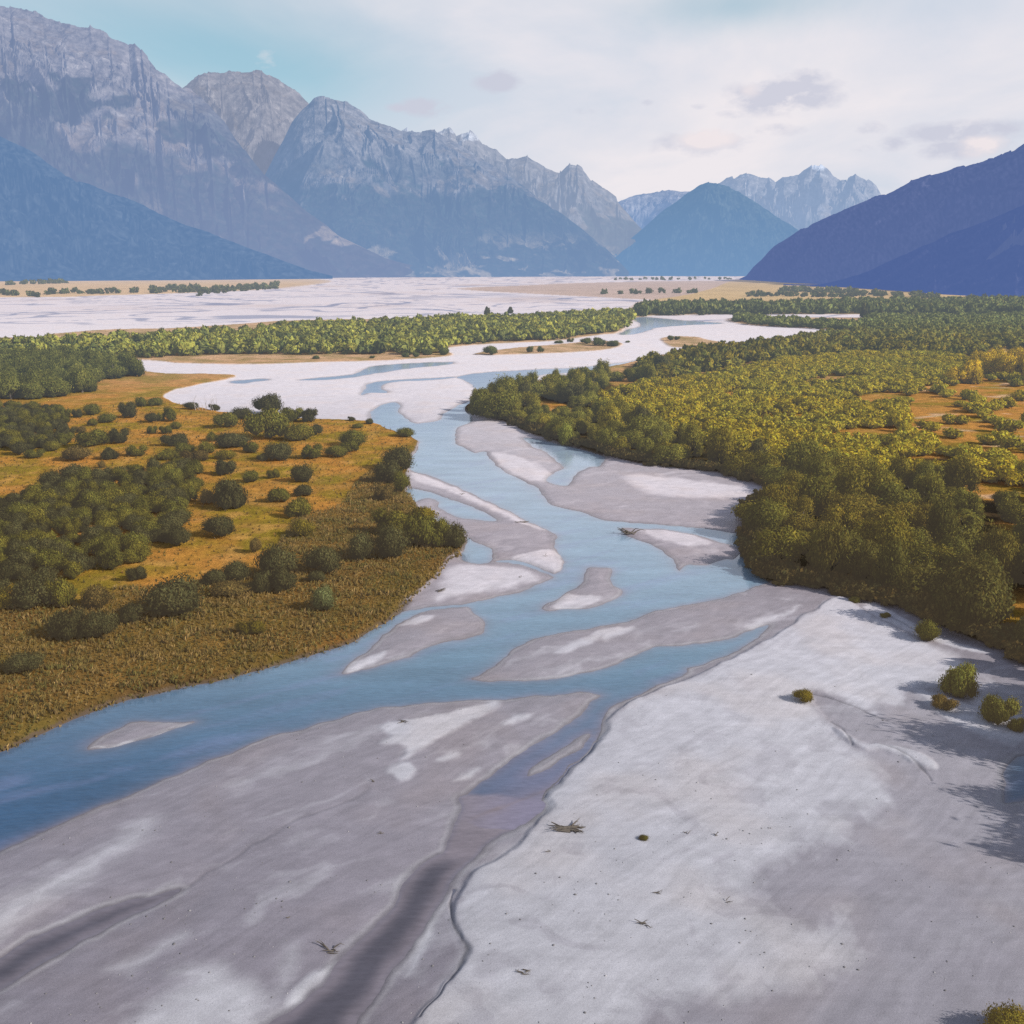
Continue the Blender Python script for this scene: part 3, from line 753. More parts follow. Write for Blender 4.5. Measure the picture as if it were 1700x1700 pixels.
mountain('snowy_summit', 'small peak with snow patches behind the brown mountain',
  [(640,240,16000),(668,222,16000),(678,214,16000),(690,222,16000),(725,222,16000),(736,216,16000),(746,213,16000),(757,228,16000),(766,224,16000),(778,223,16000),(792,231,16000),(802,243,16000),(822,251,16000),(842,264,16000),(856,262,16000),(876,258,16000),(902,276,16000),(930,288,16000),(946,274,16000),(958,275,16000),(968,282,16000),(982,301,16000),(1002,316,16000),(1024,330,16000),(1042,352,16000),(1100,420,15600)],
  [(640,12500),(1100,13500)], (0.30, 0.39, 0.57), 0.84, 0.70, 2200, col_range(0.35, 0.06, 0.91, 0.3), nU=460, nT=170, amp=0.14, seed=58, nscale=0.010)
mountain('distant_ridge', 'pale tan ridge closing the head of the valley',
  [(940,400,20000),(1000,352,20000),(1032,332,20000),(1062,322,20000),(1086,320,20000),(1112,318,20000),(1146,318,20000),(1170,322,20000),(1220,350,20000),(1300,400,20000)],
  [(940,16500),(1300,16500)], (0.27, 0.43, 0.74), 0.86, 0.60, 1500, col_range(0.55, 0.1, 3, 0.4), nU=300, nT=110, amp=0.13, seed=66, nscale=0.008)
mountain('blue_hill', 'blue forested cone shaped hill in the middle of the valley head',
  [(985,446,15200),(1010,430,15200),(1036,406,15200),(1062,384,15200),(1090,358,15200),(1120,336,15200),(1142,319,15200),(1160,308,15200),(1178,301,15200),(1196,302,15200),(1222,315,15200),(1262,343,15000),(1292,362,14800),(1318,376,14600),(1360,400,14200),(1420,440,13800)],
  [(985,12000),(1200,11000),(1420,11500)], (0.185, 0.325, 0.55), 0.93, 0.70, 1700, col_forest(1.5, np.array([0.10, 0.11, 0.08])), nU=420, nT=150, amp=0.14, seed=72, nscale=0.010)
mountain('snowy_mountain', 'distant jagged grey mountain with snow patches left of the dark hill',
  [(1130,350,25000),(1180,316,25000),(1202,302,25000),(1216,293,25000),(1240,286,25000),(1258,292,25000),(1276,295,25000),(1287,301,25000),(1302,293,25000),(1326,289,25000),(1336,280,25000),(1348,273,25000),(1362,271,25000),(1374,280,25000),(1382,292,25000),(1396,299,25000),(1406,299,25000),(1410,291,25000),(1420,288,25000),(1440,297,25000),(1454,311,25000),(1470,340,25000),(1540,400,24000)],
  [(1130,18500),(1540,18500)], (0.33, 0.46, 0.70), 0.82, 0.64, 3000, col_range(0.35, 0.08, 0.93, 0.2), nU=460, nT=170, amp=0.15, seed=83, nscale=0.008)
mountain('shadow_band_spur', 'darker added spur standing in for the diagonal shadow on the right hill',
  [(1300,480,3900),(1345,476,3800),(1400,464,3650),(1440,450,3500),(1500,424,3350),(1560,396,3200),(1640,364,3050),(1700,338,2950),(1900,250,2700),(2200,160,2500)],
  [(1300,3600),(1400,3150),(1560,2300),(1700,1950),(2200,1300)], (0.094, 0.154, 0.38), 0.84, 0.80, 500, col_forest(1.6, np.array([0.09, 0.085, 0.10])), nU=520, nT=160, amp=0.06, seed=99, nscale=0.07, power=0.85, jag=0.02, gully=0.8)  # spur mesh added to carry the dark diagonal shadow band
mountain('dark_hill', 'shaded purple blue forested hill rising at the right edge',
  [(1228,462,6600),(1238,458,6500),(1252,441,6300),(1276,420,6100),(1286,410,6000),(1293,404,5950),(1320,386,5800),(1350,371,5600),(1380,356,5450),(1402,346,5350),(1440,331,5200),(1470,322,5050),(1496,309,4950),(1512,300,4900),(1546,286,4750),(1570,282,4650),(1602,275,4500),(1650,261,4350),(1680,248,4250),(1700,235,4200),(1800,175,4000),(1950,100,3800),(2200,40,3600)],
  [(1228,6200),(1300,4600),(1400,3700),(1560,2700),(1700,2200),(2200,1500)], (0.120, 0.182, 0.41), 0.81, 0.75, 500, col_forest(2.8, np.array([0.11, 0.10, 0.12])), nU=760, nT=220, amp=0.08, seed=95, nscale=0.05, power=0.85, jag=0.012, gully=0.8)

# ------------------------------------------------------------------ foliage
def icos(n=1):
    import bmesh
    bm = bmesh.new(); bmesh.ops.create_icosphere(bm, subdivisions=n, radius=1)
    v = np.array([q.co[:] for q in bm.verts]); f = np.array([[w.index for w in q.verts] for q in bm.faces]); bm.free()
    return v, f
ICO1 = icos(1); ICO2 = icos(2)

def crown_arrays(seed, n_leaf, leaf, lobes, height=1.0, shape='dome', base=0.16, spread=1.0, aspect=0.55, tv=0.30, ragged=0.20):
    """unit crown (radius about 1, standing on z=0): lumpy clumps of small leaf faces over a dark heart"""
    r = np.random.default_rng(seed)
    cen = []; rad = []
    for i in range(lobes):
        a = r.uniform(0, 2 * np.pi); k = r.random()
        if shape == 'dome':
            zz = r.uniform(0.06, 1.0) ** 0.85
            rr = np.sqrt(max(0.02, 1 - (max(zz - 0.35, 0) / 0.68) ** 2)) * np.sqrt(r.uniform(0.15, 1)) * 0.68
            rd = r.uniform(0.18, 0.36)
        elif shape == 'round':
            zz = r.uniform(0.25, 0.85); rr = 0.60 * np.sqrt(r.random()) * np.sqrt(max(0.05, 1 - ((zz - 0.5) / 0.5) ** 2)); rd = r.uniform(0.30, 0.44)
        elif shape == 'column':
            zz = r.uniform(0.08, 0.97); rr = 0.45 * r.random() * (1 - 0.75 * zz); rd = r.uniform(0.28, 0.42) * (1.05 - 0.6 * zz)
        else:  # thicket
            zz = r.uniform(0.2, 0.75); rr = 0.75 * np.sqrt(r.random()); rd = r.uniform(0.22, 0.36)
        cen.append((rr * np.cos(a) * spread, rr * np.sin(a) * spread, zz * height)); rad.append(rd)
    cen = np.array(cen); rad = np.array(rad)
    cen[:, 2] = np.maximum(cen[:, 2], rad * 0.7 * min(height, 1.2) + base * 0.3)
    lob_tint = r.uniform(1 - tv, 1 + tv, lobes)
    w = rad ** 2; idx = r.choice(lobes, int(n_leaf * 1.8), p=w / w.sum())
    d = r.normal(size=(len(idx), 3)); d /= np.linalg.norm(d, axis=1, keepdims=True)
    d[:, 2] = np.where(d[:, 2] < -0.35, -d[:, 2], d[:, 2])
    rr = rad[idx][:, None] * (1 + r.normal(0, ragged, (len(idx), 1)))
    sz = np.array([1, 1, min(height, 1.25)])
    p = cen[idx] + d * rr * sz
    dd = np.linalg.norm((p[:, None] - cen[None]) / sz, axis=2) / rad[None]
    dd[np.arange(len(idx)), idx] = 9
    keep = (dd.min(1) > 0.86) & (p[:, 2] > 0.01)
    p, d, idx = p[keep][:n_leaf], d[keep][:n_leaf], idx[keep][:n_leaf]
    n = len(p)
    nrm = d + 0.55 * r.normal(size=(n, 3)); nrm /= np.linalg.norm(nrm, axis=1, keepdims=True)
    up = np.array([0, 0, 1.0]) + 0.55 * r.normal(size=(n, 3))
    u = up - nrm * (up * nrm).sum(1, keepdims=True); u /= np.linalg.norm(u, axis=1, keepdims=True) + 1e-9
    v = np.cross(nrm, u)
    L = leaf * r.uniform(0.6, 1.5, (n, 1)); Wd = L * aspect * r.uniform(0.7, 1.3, (n, 1))
    Q = np.stack([p - u * L, p - v * Wd, p + u * L * 1.1, p + v * Wd], 1).reshape(-1, 3)
    Fq = np.arange(n * 4).reshape(-1, 4)
    ctr = np.array([0, 0, 0.35 * height])
    out = p - ctr; out /= np.linalg.norm(out, axis=1, keepdims=True)
    sn = d * 0.65 + out * 0.50 + 0.40 * r.normal(size=(n, 3)); sn /= np.linalg.norm(sn, axis=1, keepdims=True)
    sn = np.repeat(sn, 4, 0)
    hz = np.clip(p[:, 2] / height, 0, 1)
    tint = lob_tint[idx] * r.uniform(1 - tv, 1 + tv, n) * (0.42 + 0.70 * hz)  # crown shade painted into the leaf colour, darker toward the bottom
    hue = r.normal(0, 0.08, n)
    cq = np.stack([tint * (1 + hue), tint, tint * (1 - hue * 0.5)], 1)
    cq = np.repeat(cq, 4, 0)
    # dark heart
    iv, jf = ICO1
    cv = []; cf = []; cn = []
    for k in range(lobes):
        cv.append(cen[k] + iv * rad[k] * 0.80 * sz); cn.append(iv); cf.append(jf + len(iv) * k)
    cv = np.concatenate(cv); cv[:, 2] = np.maximum(cv[:, 2], 0.0); cf = np.concatenate(cf); cn = np.concatenate(cn)
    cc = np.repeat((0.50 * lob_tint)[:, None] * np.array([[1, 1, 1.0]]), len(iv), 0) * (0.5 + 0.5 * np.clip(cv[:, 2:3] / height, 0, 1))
    V = np.concatenate([Q, cv]); C = np.concatenate([cq, cc]); N = np.concatenate([sn, cn])
    Fc = np.concatenate([cf[:, [0, 1, 2]], cf[:, [2]]], 1) + len(Q)
    return V, Fq, cf + len(Q), C, N

def crown_mesh(name, arr, zoff=0.0, scale=(1, 1, 1)):
    V, Fq, Ft, C, N = arr
    V = V * np.array(scale) + np.array([0, 0, zoff])
    # quads split to triangles so that one face size serves leaves and heart alike
    T = np.concatenate([Fq[:, [0, 1, 2]], Fq[:, [0, 2, 3]], Ft])
    return build_mesh(name, V, T, C, None, M_LEAF, True, N)

def tube(path, radii, sides=7):
    P = np.array(path, float); V = []; Fc = []
    for i in range(len(P)):
        t = P[min(i + 1, len(P) - 1)] - P[max(i - 1, 0)]; t /= np.linalg.norm(t) + 1e-9
        a = np.cross(t, [0.3, 1, 0.2]); a /= np.linalg.norm(a) + 1e-9; b = np.cross(t, a)
        for k in range(sides):
            q = 2 * np.pi * k / sides
            V.append(P[i] + radii[i] * (a * np.cos(q) + b * np.sin(q)))
    for i in range(len(P) - 1):
        for k in range(sides):
            Fc.append((i * sides + k, i * sides + (k + 1) % sides, (i + 1) * sides + (k + 1) % sides, (i + 1) * sides + k))
    return np.array(V), np.array(Fc)

def join(parts):
    V = []; Fc = []; o = 0
    for v, f in parts:
        V.append(v); Fc.append(f + o); o += len(v)
    return np.concatenate(V), np.concatenate(Fc)

def trunk_mesh(seed, h, r0, limbs=5, reach=0.45):
    r = np.random.default_rng(seed)
    main = [(0, 0, -0.3), (r.normal(0, .05) * h, r.normal(0, .05) * h, h * 0.25), (r.normal(0, .08) * h, r.normal(0, .08) * h, h * 0.55), (r.normal(0, .1) * h, r.normal(0, .1) * h, h * 0.88)]
    parts = [tube(main, [r0 * 1.25, r0, r0 * 0.62, r0 * 0.12])]
    for k in range(limbs):
        a = r.uniform(0, 6.28); z0 = h * r.uniform(0.08, 0.35)
        e = np.array([np.cos(a), np.sin(a), 0]) * h * reach * r.uniform(0.6, 1)
        parts.append(tube([(0, 0, z0), tuple(e * 0.45 + np.array([0, 0, z0 + h * 0.22])), tuple(e + np.array([0, 0, z0 + h * 0.42]))], [r0 * 0.6, r0 * 0.36, r0 * 0.08], 5))
    v, f = join(parts)
    return build_mesh('trunk', v, f, None, None, M_BARK)

GREEN = np.array([0.160, 0.150, 0.025]); OLIVE = np.array([0.26, 0.20, 0.019]); GOLD = np.array([0.62, 0.42, 0.02]); DARK = np.array([0.078, 0.073, 0.026]); BROWNG = np.array([0.19, 0.13, 0.036]); FARG = np.array([0.215, 0.230, 0.062])

NT_ = 7
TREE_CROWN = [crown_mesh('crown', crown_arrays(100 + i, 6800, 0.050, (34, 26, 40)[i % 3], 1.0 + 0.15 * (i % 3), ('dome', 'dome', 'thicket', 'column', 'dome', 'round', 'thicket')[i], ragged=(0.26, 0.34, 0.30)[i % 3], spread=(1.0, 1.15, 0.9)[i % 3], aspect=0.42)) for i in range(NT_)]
TREE_TRUNK = [trunk_mesh(200 + i, 1.0, 0.055) for i in range(NT_)]

def place_tree(name, x, y, height, radius, color, label, group, k, cat='tree', crown=None):
    root = bpy.data.objects.new(name, None); COL.objects.link(root)
    root.location = (x, y, floor_z(x, y) - 0.05); root.rotation_euler = (0, 0, random.uniform(0, 6.28)); root.empty_display_size = 0.5
    tr = link_obj('trunk', TREE_TRUNK[k % NT_], root); tr.scale = (height, height, height * 0.85)
    cm = (crown or TREE_CROWN)[k % len(crown or TREE_CROWN)]
    zmax = 1.0 + 0.15 * (k % 3) + 0.22
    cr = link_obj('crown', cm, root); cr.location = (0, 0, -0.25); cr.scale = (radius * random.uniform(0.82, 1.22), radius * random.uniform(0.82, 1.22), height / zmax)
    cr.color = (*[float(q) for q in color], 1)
    tag(root, label, cat, group)
    return root

def visible(x, y, m=0):
    d = y * CP + H * SP
    return abs(x) < d * (0.5 + m)

def scatter(poly_px, step, jit=0.45, seed=1, holes=(), edge=0.5, reach=None):
    r = np.random.default_rng(seed)
    P = world_poly(poly_px)
    if reach:
        lo, hi = np.array(reach[0]), np.array(reach[1])
    else:
        lo, hi = P.min(0), P.max(0)
    gx, gy = np.meshgrid(np.arange(lo[0], hi[0], step), np.arange(lo[1], hi[1], step))
    gx = (gx + (np.arange(gx.shape[0]) % 2)[:, None] * step / 2).ravel(); gy = gy.ravel()
    gx = gx + r.uniform(-jit, jit, gx.shape) * step; gy = gy + r.uniform(-jit, jit, gy.shape) * step
    k = sdf(P, gx, gy, 50.0) > edge
    for h in holes:
        k &= sdf(world_poly(h), gx, gy, 50.0) < 0.3
    return gx[k], gy[k]

CLEAR = [[(866,668),(930,670),(965,684),(950,694),(900,688)], [(1592,806),(1640,812),(1730,812),(1730,842),(1640,842),(1602,828)], [(1658,880),(1730,866),(1730,905),(1680,900)], [(1648,1010),(1730,990),(1730,1056),(1662,1052)], [(1545,650),(1730,632),(1730,788),(1660,765),(1560,742),(1510,702)]]
WOOD_PX = [(776,683),(830,699),(880,718),(940,738),(1040,764),(1100,774),(1180,781),(1240,800),(1284,822),(1262,838),(1246,852),(1243,890),(1244,932),(1268,955),(1300,965),(1400,984),(1480,1004),(1545,1030),(1600,1056),(1660,1078),(1720,1105),(1850,1160),(1950,1120),(1950,800),(1700,815),(1530,802),(1380,795),(1240,764),(1100,726),(1030,702),(985,676),(1000,655),(1060,622),(1150,601),(1250,588),(1290,596),(1200,616),(1080,640),(1000,632),(940,640),(900,645),(842,655),(800,668)]
tx, ty = scatter(WOOD_PX, 6.0, 0.42, 5, CLEAR, 1.6)
order = np.argsort(ty + 0.25 * np.abs(tx))
trees = [(tx[i], ty[i]) for i in order]
r_t = np.random.default_rng(77)
near, rest = [], []
for (x, y) in trees:
    (near if visible(x, y, 0.01) and len(near) < 292 else rest).append((x, y))
SHARED_T = 'green willow tree in the dense wood along the right bank'
GROUP_T = 'willow trees of the wood on the right bank'
gold_poly = world_poly([(1300,880),(1330,862),(1440,868),(1540,880),(1540,935),(1440,945),(1360,935),(1310,915)])
low_more = [world_poly(q) for q in ([(1560,835),(1730,838),(1730,868),(1600,872)], [(1640,900),(1730,900),(1730,935),(1650,930)], [(1625,1050),(1730,1050),(1730,1095),(1640,1080)])]
low_poly = world_poly([(850,684),(905,686),(985,688),(1000,700),(990,752),(900,728),(860,712)])
near = [p for p in near if r_t.random() > 0.10]
for k, (x, y) in enumerate(near):
    c = GREEN * r_t.uniform(0.8, 1.3) + (OLIVE - GREEN) * np.clip(r_t.normal(0.22, 0.3), 0, 0.9)
    hgt = r_t.uniform(3.9, 7.5); rad = r_t.uniform(2.5, 4.7)
    if inside(gold_poly, x, y) > 0 and y > G(850, 925)[1]:
        c = OLIVE * r_t.uniform(0.75, 1.05); hgt = r_t.uniform(3.6, 5.2)
    if inside(low_poly, x, y) > 0 or any(inside(q, x, y) > 0 for q in low_more):
        hgt = r_t.uniform(2.8, 4.2); rad *= 0.75
    if r_t.random() < 0.12 and hgt > 6:
        hgt *= 1.15; c = DARK * 1.2
    c = c * np.interp(y, [120, 175, 260, 400], [0.56, 0.80, 1.15, 1.28])  # shadow put into the crown colour of the nearer trees
    place_tree('willow_tree', x, y, hgt, rad, np.maximum(c, 0.02), SHARED_T, GROUP_T, k)

def at(px, py):
    x, y = G(px, py)
    return float(x), float(y)

x, y = at(826, 698); place_tree('willow_tree', x, y, 8.6, 5.6, GREEN * 1.05, 'broad rounded green willow at the very tip of the wood beside the river bend', None, 2)
x, y = at(800, 692); place_tree('willow_tree', x, y, 7.2, 4.0, GREEN * 0.95, 'small willow leaning over the river, outermost tree of the wood tip', None, 1)
x, y = at(937, 738); place_tree('willow_tree', x, y, 5.4, 2.7, np.array([0.26, 0.27, 0.045]), 'small bright green willow standing alone on a gravel spit before the dark wood', None, 4)
x, y = at(1286, 800); place_tree('willow_tree', x, y, 3.2, 2.4, GOLD * 0.9, 'little yellow leaved willow at the foot of the wood by the gravel', None, 5)

# low-detail foliage for masses nobody could count
def mass(name, label, pts, sizes, heights, colors, n_leaf, leaf, shape, seed, protos=6, lobes=9, tv=0.26, ragged=0.22):
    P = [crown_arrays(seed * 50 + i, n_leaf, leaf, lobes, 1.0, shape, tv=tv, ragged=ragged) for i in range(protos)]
    r = np.random.default_rng(seed)
    Vs, Fs, Cs, Ns, o = [], [], [], [], 0
    for (x, y), s, h, c in zip(pts, sizes, heights, colors):
        V_, Fq, Ft, C_, N_ = P[r.integers(protos)]
        a = r.uniform(0, 6.28); ca_, sa_ = math.cos(a), math.sin(a)
        R = np.array([[ca_, sa_, 0], [-sa_, ca_, 0], [0, 0, 1]])
        v = (V_ @ R) * np.array([s, s, h / 1.15]) + np.array([x, y, floor_z(x, y) - 0.1])
        Vs.append(v); Ns.append(N_ @ R); Cs.append(C_ * c)
        Fs.append(np.concatenate([Fq[:, [0, 1, 2]], Fq[:, [0, 2, 3]], Ft]) + o); o += len(v)
    me = build_mesh(name, np.concatenate(Vs), np.concatenate(Fs), np.concatenate(Cs), None, M_LEAF, True, np.concatenate(Ns))
    return tag(link_obj(name, me), label, kind='stuff')

def mixcol(a, b, n, seed, lo=0.8, hi=1.2):
    r = np.random.default_rng(seed)
    f = np.clip(r.normal(0.5, 0.35, (n, 1)), 0, 1)
    return (a * (1 - f) + b * f) * r.uniform(lo, hi, (n, 1))

rest = [p for p in rest if visible(*p, 0.10)]
n = len(rest)
r_ = np.random.default_rng(8)
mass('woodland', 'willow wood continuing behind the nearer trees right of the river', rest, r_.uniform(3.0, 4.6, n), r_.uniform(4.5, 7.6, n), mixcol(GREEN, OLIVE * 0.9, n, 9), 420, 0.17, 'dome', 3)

up_, k_ = [], 0
edge_line = smooth_poly([(800,692),(830,700),(880,721),(920,734),(980,750),(1040,767),(1100,778),(1180,785),(1230,799),(1268,809),(1288,823),(1268,836),(1246,850),(1241,870),(1242,890),(1241,930),(1262,958),(1292,969),(1340,975),(1400,991),(1450,1004),(1505,1016),(1545,1036),(1600,1063),(1660,1083),(1720,1115)], 12, False)
for (px_, py_) in edge_line:
    for q in range(4):
        ex, ey = at(px_, py_)
        up_.append((ex + r_.uniform(-0.3, 3.6), ey + r_.uniform(-0.6, 3.0)))
n = len(up_)
mass('undergrowth', 'low dark undergrowth along the foot of the wood on the right bank', up_, r_.uniform(0.8, 1.9, n), r_.uniform(0.7, 2.3, n), mixcol(DARK * 0.9, BROWNG * 0.7, n, 10), 200, 0.16, 'thicket', 13)

SCRUB_PX = [(1010,662),(1080,642),(1180,630),(1300,602),(1420,594),(1520,590),(1600,600),(1760,640),(1760,655),(1560,645),(1500,690),(1545,745),(1650,768),(1730,790),(1760,818),(1530,806),(1380,798),(1240,768),(1100,730),(1030,705),(985,678)]
sx_, sy_ = scatter(SCRUB_PX, 4.6, 0.48, 15, [CLEAR[4], [(1250,700),(1330,692),(1350,702),(1280,712)], [(1420,664),(1500,655),(1505,672),(1430,680)], [(1380,725),(1470,715),(1500,735),(1400,742)], [(1190,660),(1240,652),(1250,662),(1200,670)], [(1330,635),(1420,628),(1430,638),(1340,645)], [(1500,770),(1580,764),(1600,780),(1520,788)]], 0.5)
keep = [i for i in range(len(sx_)) if visible(sx_[i], sy_[i], 0.08)]
sp = [(sx_[i], sy_[i]) for i in keep]; n = len(sp)
ex_, ey_ = scatter(CLEAR[4], 6.0, 0.49, 16, (), 0.5)
sp += [(a, b) for a, b in zip(ex_, ey_) if visible(a, b, 0.05) and r_.random() < np.clip(0.12 + 1.5 * fbm(np.array([a / 16]), np.array([b / 40]), 2, 230)[0], 0, 0.9)]; n = len(sp)
tone = np.array([fbm(np.array([a / 40]), np.array([b / 55]), 3, 200)[0] for a, b in sp])
sc_col = (OLIVE * 1.15)[None] + (GOLD * 0.55 - OLIVE * 1.15)[None] * np.clip(0.35 + 1.1 * tone + r_.normal(0, 0.12, n), 0, 1)[:, None]
mass('scrub', 'golden olive scrub filling the flat between the wood and the orange clearing', sp, r_.uniform(2.5, 3.9, n), r_.uniform(2.0, 3.7, n), sc_col * r_.uniform(1.25, 1.6, (n, 1)) * np.array([0.95, 1.04, 1.0]), 420, 0.125, 'round', 4, tv=0.14, ragged=0.3)

BACK_PX = [(1060,612),(1150,592),(1250,580),(1330,564),(1420,557),(1480,556),(1400,550),(1347,547),(1259,542),(1222,536),(1216,531),(1240,529),(1300,536),(1420,541),(1440,530),(1520,530),(1700,529),(1950,529),(1950,600),(1700,585),(1600,598),(1500,592),(1400,596),(1280,606),(1150,628),(1080,638)]
bx_, by_ = scatter(BACK_PX, 7.6, 0.45, 25, (), 1.0)
bp_ = [(a, b) for a, b in zip(bx_, by_) if visible(a, b, 0.06)]; n = len(bp_)
mass('back_woodland', 'blue green wood reaching back from the scrub toward the far fields', bp_, r_.uniform(3.8, 5.8, n), r_.uniform(3.2, 6.0, n), np.array([np.array(c0) * (1 - w0) + np.array(c1) * w0 for c0, c1, w0 in zip(mixcol(FARG * 0.85, FARG * 1.15, n, 19, 0.7, 1.2), mixcol(GREEN * 1.1, OLIVE * 1.1, n, 20, 0.75, 1.25), [float(sstep(900, 560, b)) for a, b in bp_])]), 190, 0.20, 'dome', 5)

ISL_PX = [(-120,604),(0,594),(70,594),(226,597),(300,596),(370,592),(600,591),(690,591),(742,588),(742,580),(818,571),(923,566),(994,556),(1026,552),(1049,534),(1045,522),(960,526),(860,532),(700,537),(560,543),(500,546),(380,556),(300,562),(200,568),(100,573),(0,580),(-120,585)]
ix_, iy_ = scatter(ISL_PX, 7.4, 0.45, 35, [[(190,575),(250,571),(245,576),(200,580)], [(270,601),(305,601),(300,592),(285,592)], [(370,554),(450,553),(430,558),(380,559)], [(585,545),(650,540),(640,547),(600,550)]], 1.5)
ip_ = [(a, b) for a, b in zip(ix_, iy_) if visible(a, b, 0.05)]; n = len(ip_)
mass('island_woodland', 'long strip of willow wood on the island across the river', ip_, r_.uniform(4.2, 6.4, n), r_.uniform(3.6, 6.8, n), mixcol(FARG * 0.85, np.array([0.46, 0.43, 0.07]), n, 29, 0.75, 1.2), 170, 0.23, 'dome', 6)

NOR_PX = [(1055,527),(1100,525),(1300,523),(1500,523),(1760,525),(1760,508),(1500,506),(1300,512),(1150,512),(1062,516)]
nx_, ny_ = scatter(NOR_PX, 11, 0.45, 45, (), 1.0)
np_ = [(a, b) for a, b in zip(nx_, ny_) if visible(a, b, 0.05)]; n = len(np_)
mass('far_woodland', 'blue green tree belt beyond the gravel on the right', np_, r_.uniform(5, 8, n), r_.uniform(6, 11, n), mixcol(FARG * 0.7, FARG, n, 39, 0.7, 1.1), 90, 0.28, 'dome', 7)

far_pts = []
for (x0, y0, x1, y1, n, dy) in ((70,489,330,486,46,1.5), (250,482,330,481,30,1.2), (330,487,460,478,70,3.0), (545,461,600,460,18,0.4), (0,474,110,470,22,1.0), (1240,492,1420,494,40,1.6), (1290,484,1420,487,60,1.5), (1420,490,1560,495,60,2), (1560,500,1720,500,30,4), (1000,489,1160,487,16,1), (880,457.5,1230,457.8,150,0.5), (0,490,70,494,14,1), (1020,465,1240,464,26,1.0)):
    for k in range(n):
        t = r_.random()
        far_pts.append(at(x0 + (x1 - x0) * t, y0 + (y1 - y0) * t + r_.normal(0, dy * 0.5)))
n = len(far_pts)
fy = np.array([p[1] for p in far_pts])
mass('treeline', 'scattered dark trees and hedges on the distant plain', far_pts, np.clip(fy / 260, 4, 14) * r_.uniform(0.7, 1.2, n), np.clip(fy / 230, 5, 15) * r_.uniform(0.6, 1.2, n), mixcol(DARK * 1.5, FARG * 0.7, n, 49, 0.7, 1.2), 50, 0.32, 'dome', 8)

LEFTWOOD_PX = [(-160,672),(0,670),(60,668),(110,662),(150,655),(172,640),(196,632),(240,626),(240,620),(200,612),(140,606),(60,602),(0,600),(-160,602)]
LEFTWOOD_H = [(140,648),(160,640),(182,640),(160,652)]
lx, ly = scatter(LEFTWOOD_PX, 6.2, 0.42, 55, [LEFTWOOD_H], 1.5)
lw = [(a, b) for a, b in zip(lx, ly) if visible(a, b, 0.02)]
for k, (x, y) in enumerate(sorted(lw, key=lambda q: q[1])):
    c = (GREEN * 0.7 + FARG * 0.3) * r_.uniform(0.75, 1.2)
    place_tree('leafy_tree', x, y, r_.uniform(5.5, 8.2), r_.uniform(3.6, 5.0), c, 'green tree in the round topped grove at the left edge above the meadow', 'trees of the grove at the left edge', k)

# ------------------------------------------------------------------ shrubs of the left meadow
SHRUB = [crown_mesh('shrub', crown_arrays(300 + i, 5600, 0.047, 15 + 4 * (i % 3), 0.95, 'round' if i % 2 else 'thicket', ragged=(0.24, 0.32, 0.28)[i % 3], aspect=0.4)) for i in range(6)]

def shrub(px, py, wpx, hpx, color, label, group=None, k=None, name='shrub', cat='shrub'):
    x, y = at(px, py)
    depth = y * CP + H * SP
    w = wpx / F * depth; h = hpx / F * depth * 1.03
    y += w * 0.30; x = x * (y / (y - w * 0.30))
    k = random.randrange(6) if k is None else k
    o = link_obj(name, SHRUB[k % 6])
    zt = float(max(v.co.z for v in o.data.vertices)) if not hasattr(shrub, 'c') or (k % 6) not in shrub.c else shrub.c[k % 6]
    if not hasattr(shrub, 'c'):
        shrub.c = {}
    shrub.c[k % 6] = zt
    o.location = (x, y, floor_z(x, y) - 0.06); o.rotation_euler = (0, 0, random.uniform(0, 6.28))
    o.scale = (w / 1.9 * random.uniform(0.9, 1.12), w / 1.9 * random.uniform(0.9, 1.12), h / zt * 0.95)
    o.color = (*[float(q) for q in color], 1)
    tag(o, label, cat, group)
    return o

SC = 600 / 1700
def z0(zx, zy, zw, zh, *a, **k):    # measured on an enlargement of the upper meadow
    return shrub(zx * SC, 560 + zy * SC, zw * SC, zh * SC, *a, **k)
def z1(zx, zy, zw, zh, *a, **k):    # lower meadow
    return shrub(zx * SC, 880 + zy * SC, zw * SC, zh * SC, *a, **k)
def z2(zx, zy, zw, zh, *a, **k):    # river edge
    return shrub(500 + zx * SC, 560 + zy * SC, zw * SC, zh * SC, *a, **k)
def z3(zx, zy, zw, zh, *a, **k):    # island edge
    return shrub(500 + zx * SC, 440 + zy * SC, zw * SC, zh * SC, *a, **k)
g1c, g2c, dkc, brc = GREEN * 0.95, GREEN * 0.7 + OLIVE * 0.3, DARK * 1.1, BROWNG
z0(435,378,88,62,g1c,'rounded green shrub alone on the orange grass just below the left grove')
z0(605,392,74,86,dkc,'tall dark shrub, left end of the short row above the pale grass tongue')
z0(665,337,60,52,g1c,'small shrub in the middle of the row beside the gravel flat')
z0(730,332,84,46,g1c,'low wide shrub at the gravel end of the upper row')
z0(715,414,76,54,dkc,'dark rounded shrub, left one of a touching trio near the gravel')
z0(757,408,44,48,g1c,'narrow shrub squeezed between two others in the trio near the gravel')
z0(805,408,70,74,g1c,'tallest shrub of the trio near the gravel flat')
z0(505,414,98,52,g1c,'low dark green shrub with a small neighbour on its left, upper meadow')
z0(435,430,56,40,g2c,'small olive shrub touching the left of a longer green shrub')
z0(365,388,48,46,dkc,'small dark shrub at the right end of the left edge thicket')
z0(715,468,46,46,g1c,'little round shrub standing alone on open orange grass, upper meadow')
z0(785,468,62,46,g1c,'low shrub touching a taller olive one, upper meadow')
z0(828,444,52,42,g2c,'olive shrub leaning over a lower neighbour, upper meadow')
z0(380,462,52,36,BROWNG,'brownish small shrub at the right fringe of the left thicket')
z0(445,532,160,92,g1c,'wide green shrub, left half of a large pair in the upper meadow')
